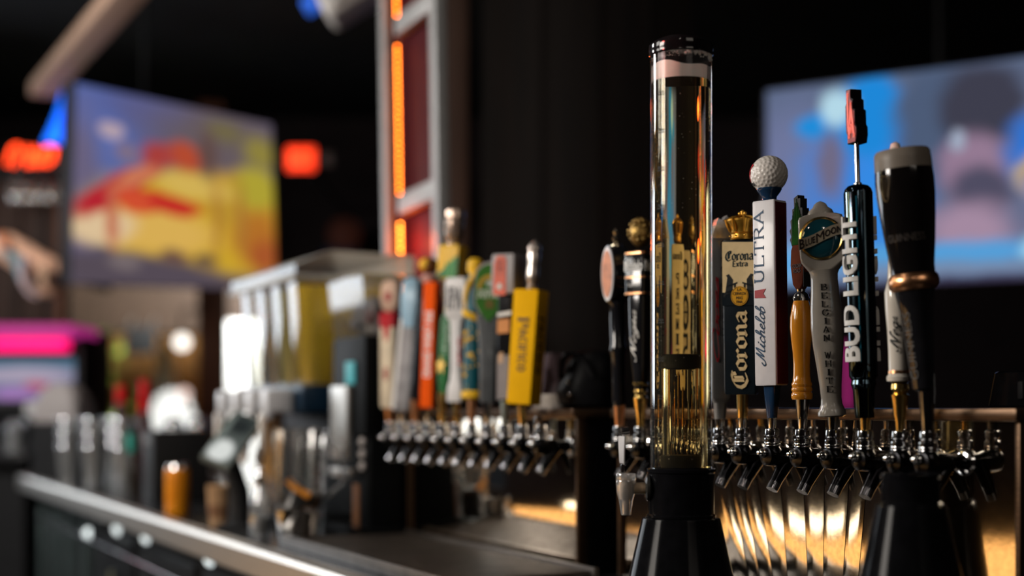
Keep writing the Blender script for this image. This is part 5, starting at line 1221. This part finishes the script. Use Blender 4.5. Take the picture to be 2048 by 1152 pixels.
t = thing('napkin_caddy', 'black caddy standing on the near tap tower at the right picture edge', 'caddy', (.60, 1.60, 1.352), RR)
bm = new(); column(bm, [(0, .05, .035, .15), (.003, .052, .037, .15), (.04, .046, .033, .15), (.042, .043, .03, .15)]); obj('body', bm, BLACK, t)
bm = new(); box(bm, (0, 0, .02), (.008, .08, .02), .002); obj('divider', bm, BLACKM, t)

# ================================================================== machines on the counter
def mroot(name, label, cat, u, n, z=1.094): return thing(name, label, cat, BAR(u, n, z), BROT)
ZT = 1.094
# black machine with ice hopper; local x along the bar (near end +), y towards the back
t = mroot('ice_machine', 'black dispenser with a clear ice hopper and buttons, left of the far taps', 'dispenser', -.62, -.24)
W2 = .095; H0 = 1.497 - ZT
bm = new(); box(bm, (0, .12, .012), (.2, .27, .024), .005); box(bm, (0, .155, H0 / 2 + .01), (.19, .17, H0 - .02), .006); box(bm, (.06, .06, H0 / 2), (.07, .1, H0 - .004), .006); box(bm, (0, .06, H0 - .1), (.19, .12, .2), .006); obj('body', bm, mat('black_appliance', (.004, .0045, .005), .5, 0, .2, 30, spec=.06), t)
bm = new()
loft(bm, [[Vector((x * k_, .12 + (y - .12) * k_, z)) for x, y in ((-W2, .0), (W2, .0), (W2, .24), (-W2, .24))] for z, k_ in ((H0, .96), (H0 + .004, .98), (H0 + .108, 1.06), (H0 + .115, 1.06))], cap=False)
obj('hopper', bm, thin('clear_hopper', (.9, .9, .9), .05), t)
bm = new(); rn = random.Random(2)
for i in range(90):
    M = Matrix.Translation((rn.uniform(-.075, .075), rn.uniform(.03, .21), H0 + rn.uniform(.01, .072))) @ Matrix.Rotation(rn.uniform(0, 3), 4, Vector((rn.random(), rn.random(), rn.random() + .1)).normalized())
    box(bm, (0, 0, 0), (.028, .026, .024), .005, M, 1)
o = obj('ice', bm, mat('cloudy_ice', (.24, .23, .23), .35, 0, .25, 50, trans=.25), t); o['kind'] = 'stuff'
bm = new(); box(bm, (0, .12, H0 + .117), (W2 * 2.1, .25, .006), .002); obj('hopper_lid', bm, thin('clear_hopper', (.9, .9, .9)), t)
bm = new(); box(bm, (-.028, -.006, .23), (.1, .012, .15), .004); obj('steel_front', bm, STEEL, t)
for i in range(6):
    bm = new(); lathe(bm, [(.009, 0), (.009, .004), (.006, .007)], 16, Matrix.Translation((.065, .008, .265 - i * .024)) @ Matrix.Rotation(PI / 2, 4, 'X'))
    o = obj('button', bm, emis('red_button', (1, .03, .02), .9) if i == 0 else mat('grey_button', (.42, .38, .36), .35), t)
    if i == 0: o['label'] = 'red lit button'
bm = new(); box(bm, (.02, -.003, .33), (.05, .005, .045), .002); obj('display', bm, emis('teal_display', (.03, .2, .22), .6), t)
bm = new(); box(bm, (-.03, .0, .13), (.11, .02, .02), .005); obj('spout_shelf', bm, STEEL, t)
bm = new(); box(bm, (.055, -.003, .06), (.03, .004, .1), .001); obj('brown_strip', bm, mat('brown_wood_strip', (.16, .07, .03), .5), t)
# bank of juice hoppers
t = mroot('juice_dispenser', 'bank of clear tapered juice hoppers with yellow drink under one peaked clear lid', 'dispenser', -1.075, -.2)
Hb, Ht = 1.405 - ZT, 1.63 - ZT
bm = new(); box(bm, (.01, .14, Hb - .03), (.51, .27, .06), .006); obj('base', bm, mat('navy_base', (.006, .02, .04), .3), t)
bm = new(); box(bm, (0, .2, (Hb - .06) / 2), (.54, .14, Hb - .06), .006); box(bm, (0, .1, .015), (.56, .26, .03), .005); obj('body', bm, mat('black_appliance', (.009, .011, .013)), t)
JU = translucent('yellow_juice', (.95, .6, .006), .6); CLB = thin('clear_bowl', (.93, .94, .9), .1)
for i in range(4):
    xc = .195 - i * .122
    bm = new(); loft(bm, [[Vector((xc + x * k_, .125 + y * k_, z)) for x, y in rrect(.058, .12, .6, 5)] for z, k_ in ((Hb, .86), (Hb + .01, .88), (Ht - .02, 1), (Ht, 1.02))], cap=False)
    bw = obj('hopper', bm, CLB, t)
    if i < 2:
        bm = new(); loft(bm, [[Vector((xc + x * k_, .125 + y * k_, z)) for x, y in rrect(.055, .116, .6, 5)] for z, k_ in ((Hb + .003, .86), (Hb + .01, .88), (Ht - .012, .985))]); obj('juice', bm, JU if i == 0 else mat('pale_juice', (.33, .26, .06), .4), bw)
    # valve and lever under each hopper
    bm = new(); box(bm, (xc, -.03, Hb - .035), (.05, .06, .05), .008); tube(bm, [(xc, -.045, Hb - .05), (xc, -.05, Hb - .075)], .012, 12); vv = obj('valve', bm, mat('pale_valve', (.6, .6, .62), .3), t)
    bm = new(); box(bm, (xc, -.062, Hb - .105), (.024, .012, .085), .005); ball(bm, (xc, -.068, Hb - .155), .015, 12, 8, (1, .7, 1.4)); obj('lever', bm, mat('ivory_lever', (.7, .62, .55), .3), vv)
LID = thin('frosted_lid', (.6, .53, .44), .05, .3, .04)
bm = new()
yy = (-.012, .0, .075, .18, .262)
prof = ((-.01, Ht + .003), (-.01, Ht + .03), (.07, Ht + .062), (.262, Ht + .058), (.262, Ht + .003))
loft(bm, [[Vector((x, y, z)) for y, z in prof] for x in (-.245, -.243, .263, .265)]); obj('lid', bm, LID, t)
bm = new(); box(bm, (.01, -.012, Ht + .004), (.52, .008, .012), .003); box(bm, (.267, .125, Ht + .003), (.006, .27, .012), .003); obj('lid_rim', bm, mat('frosted_white_rim', (.3, .28, .25), .3, 0, .05, 60), t)
# LED-lit column cabinet
t = thing('lit_cabinet', 'tall steel-framed red cabinet edged with glowing orange light strips', 'cabinet', BAR(-.93, -.53, ZT), BROT)
t.rotation_euler = (0, math.radians(-2.5), BROT)
FR = mat('grey_white_frame', (.3, .3, .3), .45, .2, .06, 40)
HT = 3.19 - ZT; x0, x1 = -.105, .14
bm = new(); box(bm, (x0 - .055, -.004, HT / 2), (.03, .03, HT), .004); obj('post', bm, FR, t)
for x in (x1,):
    bm = new(); box(bm, (x, .0, HT / 2), (.034, .03, HT), .004); obj('post', bm, FR, t)
for zc in (1.84, 2.268, 2.7):
    bm = new(); box(bm, (.02, .0, zc - ZT), (.22, .026, .045), .004); obj('crossbar', bm, FR, t)
RP = mat('red_panel', (.055, .002, .004), .5, 0, .1, 20, spec=.05)
bm = new(); box(bm, (-.005, .022, HT / 2), (.26, .008, HT - .02)); obj('back_panel', bm, RP, t)
bm = new(); box(bm, (x0 - .038, .01, HT / 2), (.008, .02, HT - .02)); obj('side_panel', bm, RP, t)
LE = emis('orange_led', (1, .2, .014), 26.0)
def strip(name, x, y, za, zb, step, m, r=.0028):
    bm = new(); n_ = int((zb - za) / step)
    for i in range(n_): bmesh.ops.create_icosphere(bm, subdivisions=1, radius=r, matrix=Matrix.Translation((x, y, za + i * step - ZT)))
    o = obj(name, bm, m, t); o['kind'] = 'stuff'
    bm = new(); box(bm, (x, y + .004, (za + zb) / 2 - ZT), (.008, .003, zb - za)); obj('strip_backing', bm, mat('led_tape', (.3, .05, .02), .5), o)
strip('light_strip', -.095, -.004, 1.872, 2.245, .0125, LE)
strip('light_strip', -.095, -.004, 1.62, 1.815, .0125, emis('amber_led', (1, .3, .03), 30))
strip('light_strip', -.095, -.004, 2.3, 2.68, .0125, LE)
RL2 = emis('red_led', (1, .015, .015), 2.6)
strip('red_light_strip', .095, .006, 1.885, 1.985, .012, emis('red_orange_led', (1, .06, .015), 4), .004)
strip('red_light_strip', .095, .006, 2.0, 2.09, .012, emis('dim_red_led', (.6, .005, .02), 1), .004)
strip('red_light_strip', .095, .006, 2.14, 2.18, .012, RL2, .004)
point('orange_led_glow', tuple(BAR(-.93, -.6, 2.05)), .5, (1, .12, .02), .02)
point('orange_led_glow', tuple(BAR(-.99, -.5, 1.74)), 1.0, (1, .12, .02), .02)
point('orange_led_glow', tuple(BAR(-.93, -.6, 1.72)), .5, (1, .12, .02), .02)

# ================================================================== small things on the counter
def oncounter(px, z, zz=1.0945): 
    p = P(px, HY, z); return (p.x, z, zz)
CG = thin('clear_glass', (.93, .94, .94), .14, .06, .32)
# pos terminal
t = thing('card_terminal', 'tilted slim payment tablet on a black stand, left of the juice hoppers', 'terminal', oncounter(462, 3.05), math.radians(-40))
bm = new(); box(bm, (.02, .02, .005), (.1, .09, .01), .004); tube(bm, [(.015, .03, .008), (.012, .03, .08), (-.002, .0, .15)], [.026, .022, .018], 14); obj('stand', bm, BLACKM, t)
t.rotation_euler = (0, 0, 0); t0 = t.location.copy()
cs = [P(400, 912, 2.96) - t0, P(456, 935, 2.92) - t0, None, P(471, 820, 3.12) - t0]; cs[2] = cs[1] + cs[3] - cs[0]
nr = (cs[1] - cs[0]).cross(cs[3] - cs[0]).normalized()
if nr.dot(Vector((0, 0, CZ)) - t0) < 0: nr = -nr
bm = new(); loft(bm, [[p - nr * .012 for p in cs], cs]); tb_ = obj('tablet', bm, mat('grey_tablet', (.1, .11, .1), .35), t)
sm4 = screen_mat('tablet_glare_picture', lin(50, 56, 54), lin(95, 100, 96), [(.45, .2, .42, .22, 0, lin(215, 218, 214), .25), (.5, .75, .4, .15, 0, lin(38, 42, 42), .5), (.1, .6, .1, .4, 0, lin(110, 118, 112), .6)], 1.0)  # pale blob is glare painted into the lit screen
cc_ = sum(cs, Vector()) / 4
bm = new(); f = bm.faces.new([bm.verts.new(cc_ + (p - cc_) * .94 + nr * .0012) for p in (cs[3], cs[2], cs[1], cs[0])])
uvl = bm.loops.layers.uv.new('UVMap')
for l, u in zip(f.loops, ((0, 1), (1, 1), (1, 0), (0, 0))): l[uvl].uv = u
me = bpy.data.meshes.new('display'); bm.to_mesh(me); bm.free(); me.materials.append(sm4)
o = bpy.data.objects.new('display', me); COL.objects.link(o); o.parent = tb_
# glass pourer bottle
t = thing('pourer_bottle', 'small clear glass bottle with metal cap, left of the steel cup', 'bottle', oncounter(520, 2.86))
k = 2.86 / F
bm = new(); lathe(bm, [(19 * k, 0), (21 * k, .003), (21 * k, 50 * k), (20 * k, 68 * k), (12 * k, 90 * k), (9 * k, 104 * k), (10 * k, 106 * k)], 24); obj('body', bm, CG, t)
bm = new(); lathe(bm, [(17 * k, .003), (18 * k, 40 * k)], 20); obj('contents', bm, mat('grey_liquid', (.16, .16, .15), .3), t)
bm = new(); lathe(bm, [(10 * k, 103 * k), (11 * k, 107 * k), (9 * k, 122 * k), (7 * k, 132 * k), (2 * k, 138 * k)], 20); obj('cap', bm, CHROME, t)
# steel cup and clear pitcher
t = thing('steel_cup', 'open steel cup below the clear pitcher, before the dispensers', 'cup', oncounter(597, 2.72))
k = 2.72 / F
bm = new(); lathe(bm, [(.1 * k, 0), (36 * k, 0), (37 * k, 2 * k), (46 * k, 66 * k), (48 * k, 68 * k), (45 * k, 67 * k), (35 * k, 4 * k), (.1 * k, 3 * k)], 36, cap=False); obj('body', bm, mat('dark_mirror_steel', (.4, .4, .4), .12, 1, .1, 40), t)
t = thing('clear_pitcher', 'tall clear plastic pitcher with an orange glint, behind the steel cup', 'pitcher', oncounter(600, 2.84))
k = 2.84 / F
bm = new(); lathe(bm, [(.1 * k, 1 * k), (44 * k, 1 * k), (46 * k, 4 * k), (56 * k, 215 * k), (57 * k, 218 * k), (54 * k, 216 * k)], 32, cap=False); obj('body', bm, thin('smoky_pitcher', (.55, .54, .52), .1), t)
bm = new(); lathe(bm, [(40 * k, 5 * k), (44 * k, 60 * k), (48 * k, 90 * k), (10 * k, 92 * k)], 28); obj('contents', bm, mat('smoky_ice_water', (.12, .11, .1), .2), t)
bm = new(); tube(bm, [((52 + 0) * k, 0, 195 * k), (84 * k, 0, 185 * k), (86 * k, 0, 110 * k), (50 * k, 0, 80 * k)], 5 * k, 10); obj('handle', bm, CG, t)
bm = new(); tube(bm, smoothline([(-18 * k, -40 * k, 116 * k), (0, -44 * k, 100 * k), (24 * k, -40 * k, 86 * k)], 4), [8 * k] * 9, 10); obj('orange_glint', bm, mat('glint_orange', (.75, .28, .03), .5), t)  # solid orange piece standing for a reflection in the pitcher
# orange can
t = thing('drink_can', 'orange drink can with a silver top standing on the counter', 'can', oncounter(355, 3.42))
k = 3.42 / F
bm = new(); lathe(bm, [(20 * k, 0), (24 * k, 6 * k), (24 * k, 88 * k), (22 * k, 96 * k)], 28); obj('body', bm, mat('orange_can_print', (.95, .3, .012), .35, .2, .25, 14), t)
bm = new(); lathe(bm, [(22 * k, 95 * k), (20 * k, 103 * k), (21 * k, 105 * k), (19 * k, 104 * k), (5 * k, 103 * k)], 28); obj('top', bm, CHROME, t)
# tan cup and small items
t = thing('tan_cup', 'tan paper cup half hidden under the payment tablet', 'cup', oncounter(440, 3.15))
k = 3.15 / F
bm = new(); lathe(bm, [(20 * k, 0), (26 * k, 78 * k), (27 * k, 80 * k), (25 * k, 78 * k)], 24, cap=False); obj('body', bm, mat('tan_paper', (.42, .25, .13), .7), t)
bm = new(); lathe(bm, [(21 * k, 14 * k), (24.6 * k, 42 * k)], 24, cap=False); obj('sleeve', bm, mat('brown_sleeve', (.2, .1, .05), .8), t)
# black caddy with upturned clear cups behind
t = thing('bar_caddy', 'black bar caddy box between the glass stacks and the orange can', 'caddy', oncounter(352, 4.0), BROT)
k = 4.0 / F
bm = new(); box(bm, (0, 0, .1), (.13, .16, .2), .006); obj('body', bm, BLACKM, t)
bm = new(); box(bm, (0, -.081, .17), (.1, .004, .02), .002); obj('label_strip', bm, mat('grey_strip', (.12, .12, .12), .5), t)
for i, (px, py, z, nm) in enumerate(((322, 858, 4.35, 'left'), (372, 852, 4.25, 'right'))):
    p = P(px, py, z); kk = z / F
    t = thing('clear_cup', 'upturned clear cup behind the black caddy, %s one of the pair' % nm, 'cup', (p.x, z + .16, 1.0945), 0, 'upturned clear cups')
    bm = new(); lathe(bm, [(26 * kk, 0), (27 * kk, .005), (23 * kk, .2), (17 * kk, .228), (6 * kk, .235)], 24, cap=False); obj('body', bm, CG, t)
    bm = new(); lathe(bm, [(23 * kk, .2), (24 * kk, .205), (23 * kk, .21)], 24, cap=False); obj('band', bm, CHROME, t)
# dark bottles with red tops
for i, (px, py0, py1, z, nm) in enumerate(((243, 772, 806, 4.9, 'shorter'), (290, 762, 824, 4.75, 'taller'))):
    t = thing('red_top_bottle', 'dark bottle with a bright red cap, %s of the two by the tan wall' % nm, 'bottle', oncounter(px, z)); kk = z / F
    hh = CZ + (HY - py1) * kk - 1.0945
    bm = new(); lathe(bm, [(14 * kk, 0), (16 * kk, .004), (16 * kk, hh * .8), (10 * kk, hh)], 20); obj('body', bm, mat('dark_red_glass', (.04, .004, .004), .1), t)
    bm = new(); lathe(bm, [(10.5 * kk, hh), (11 * kk, hh + .003), (10.5 * kk, hh + (py1 - py0) * kk), (6 * kk, hh + (py1 - py0) * kk + .003)], 20); obj('cap', bm, mat('bright_red_plastic', (.62, .006, .008), .35, emit=None), t)
# teal topped bottle
t = thing('slim_bottle', 'slim dark bottle with a teal neck, right of the glass stacks', 'bottle', oncounter(270, 4.15)); kk = 4.15 / F
t.rotation_euler = (0, math.radians(-4), 0)
bm = new(); lathe(bm, [(10 * kk, 0), (12 * kk, .004), (11 * kk, 85 * kk), (6 * kk, 96 * kk)], 18); obj('body', bm, mat('brown_grey_glass', (.03, .025, .02), .15), t)
bm = new(); lathe(bm, [(9 * kk, 92 * kk), (9.5 * kk, 120 * kk), (6 * kk, 132 * kk)], 18); obj('neck', bm, mat('teal_wrap', (.02, .32, .25), .4), t)
bm = new(); lathe(bm, [(7 * kk, 130 * kk), (8 * kk, 146 * kk), (4 * kk, 150 * kk)], 18); obj('cap', bm, BLACK, t)
# stacks of pint glasses
proto = None
names = (('leftmost', 140, 4.62, 3), ('second', 190, 4.5, 3), ('third', 232, 4.8, 3), ('rightmost', 250, 4.36, 3))
ordn = ('lowest', 'middle one', 'topmost')
for nm, px, z, n_ in names:
    base = oncounter(px, z); kk = z / F
    for j in range(n_):
        zz = base[2] + j * .042
        if proto is None:
            proto = bpy.data.objects.new('pint_glass', None); COL.objects.link(proto)
            bm = new(); lathe(bm, [(.001, .0), (.028, .0), (.0295, .004), (.0425, .14), (.0432, .142), (.0418, .14), (.0285, .008), (.001, .007)], 28, cap=False)
            lower = obj('body', bm, thin('bar_glass', (.9, .92, .92), .14, .08, .42), proto)
            bm = new(); lathe(bm, [(.0424, .137), (.0437, .1405), (.0424, .1435)], 28, cap=False); rim = obj('rim', bm, thin('bright_glass_rim', (.9, .92, .92), .4, .06), proto); g = proto
        else:
            g = proto.copy(); COL.objects.link(g)
            for ch in (lower, rim):
                c = ch.copy(); COL.objects.link(c); c.parent = g
        g.location = (base[0], base[1], zz)
        which = ordn[j]
        tag(g, 'clear pint glass, %s in the %s stack on the counter' % (which, nm + (' glass' if nm == 'second' or nm == 'third' else '')), 'glass', 'stacked pint glasses on the counter')
# register and jar at the far left
t = thing('cash_register', 'pale grey register with rounded top left of the glass stacks', 'register', oncounter(128, 5.25), -.3); kk = 5.25 / F
t.location.z = 1.0945
zb_ = CZ + (HY - 832) * kk - 1.0945
bm = new(); column(bm, [(0, 50 * kk, .07, .1), (zb_ - .02, 50 * kk, .07, .1)]); obj('base', bm, BLACKM, t)
bm = new(); column(bm, [(zb_ - .022, 52 * kk, .075, .3), (zb_ + 25 * kk, 50 * kk, .07, .4), (zb_ + 50 * kk, 38 * kk, .05, .5), (zb_ + 66 * kk, 20 * kk, .03, .8)]); obj('hood', bm, mat('pale_grey_shell', (.3, .27, .26), .5), t)
bm = new(); box(bm, (-58 * kk, -.02, zb_ + 14 * kk), (.09, .02, .05), .01, Matrix.Rotation(.0, 4, 'Y')); obj('customer_display', bm, mat('pale_display', (.45, .44, .44), .3), t)
t = thing('glass_jar', 'clear glass jar with white contents at the far left picture edge', 'jar', P(30, 905, 5.6)); kk = 5.6 / F
bm = new(); lathe(bm, [(17 * kk, 0), (19 * kk, .004), (19 * kk, 58 * kk), (20 * kk, 64 * kk)], 24, cap=False); obj('body', bm, CG, t)
bm = new(); lathe(bm, [(14 * kk, .004), (15 * kk, 52 * kk)], 20); obj('contents', bm, mat('white_straws', (.6, .6, .6), .6, 0, .2, 60), t)
sh = thing('side_shelf', 'dark side counter under the glass jar, far left', 'counter', (P(30, 905, 5.6).x - .2, 5.75, 0))
bm = new(); box(bm, (0, 0, P(30, 905, 5.6).z - .02), (.55, .5, .04), .006); obj('top', bm, TOPM, sh)
bm = new(); box(bm, (0, .02, (P(30, 905, 5.6).z - .04) / 2), (.5, .42, P(30, 905, 5.6).z - .04)); obj('carcass', bm, BLACKM, sh)
t = thing('green_lamp', 'lime green glowing dot at the far left picture edge', 'light', P(-4, 852, 6.2))
bm = new(); lathe(bm, [(.016, 0), (.02, .008), (.01, .016)], 16, Matrix.Rotation(PI / 2, 4, 'X')); obj('lens', bm, emis('lime_lamp', (.35, 1, .02), 2.5), t)
bm = new(); tube(bm, [(0, .01, 0), (-.2, .05, 0)], .01); obj('stem', bm, BLACKM, t)
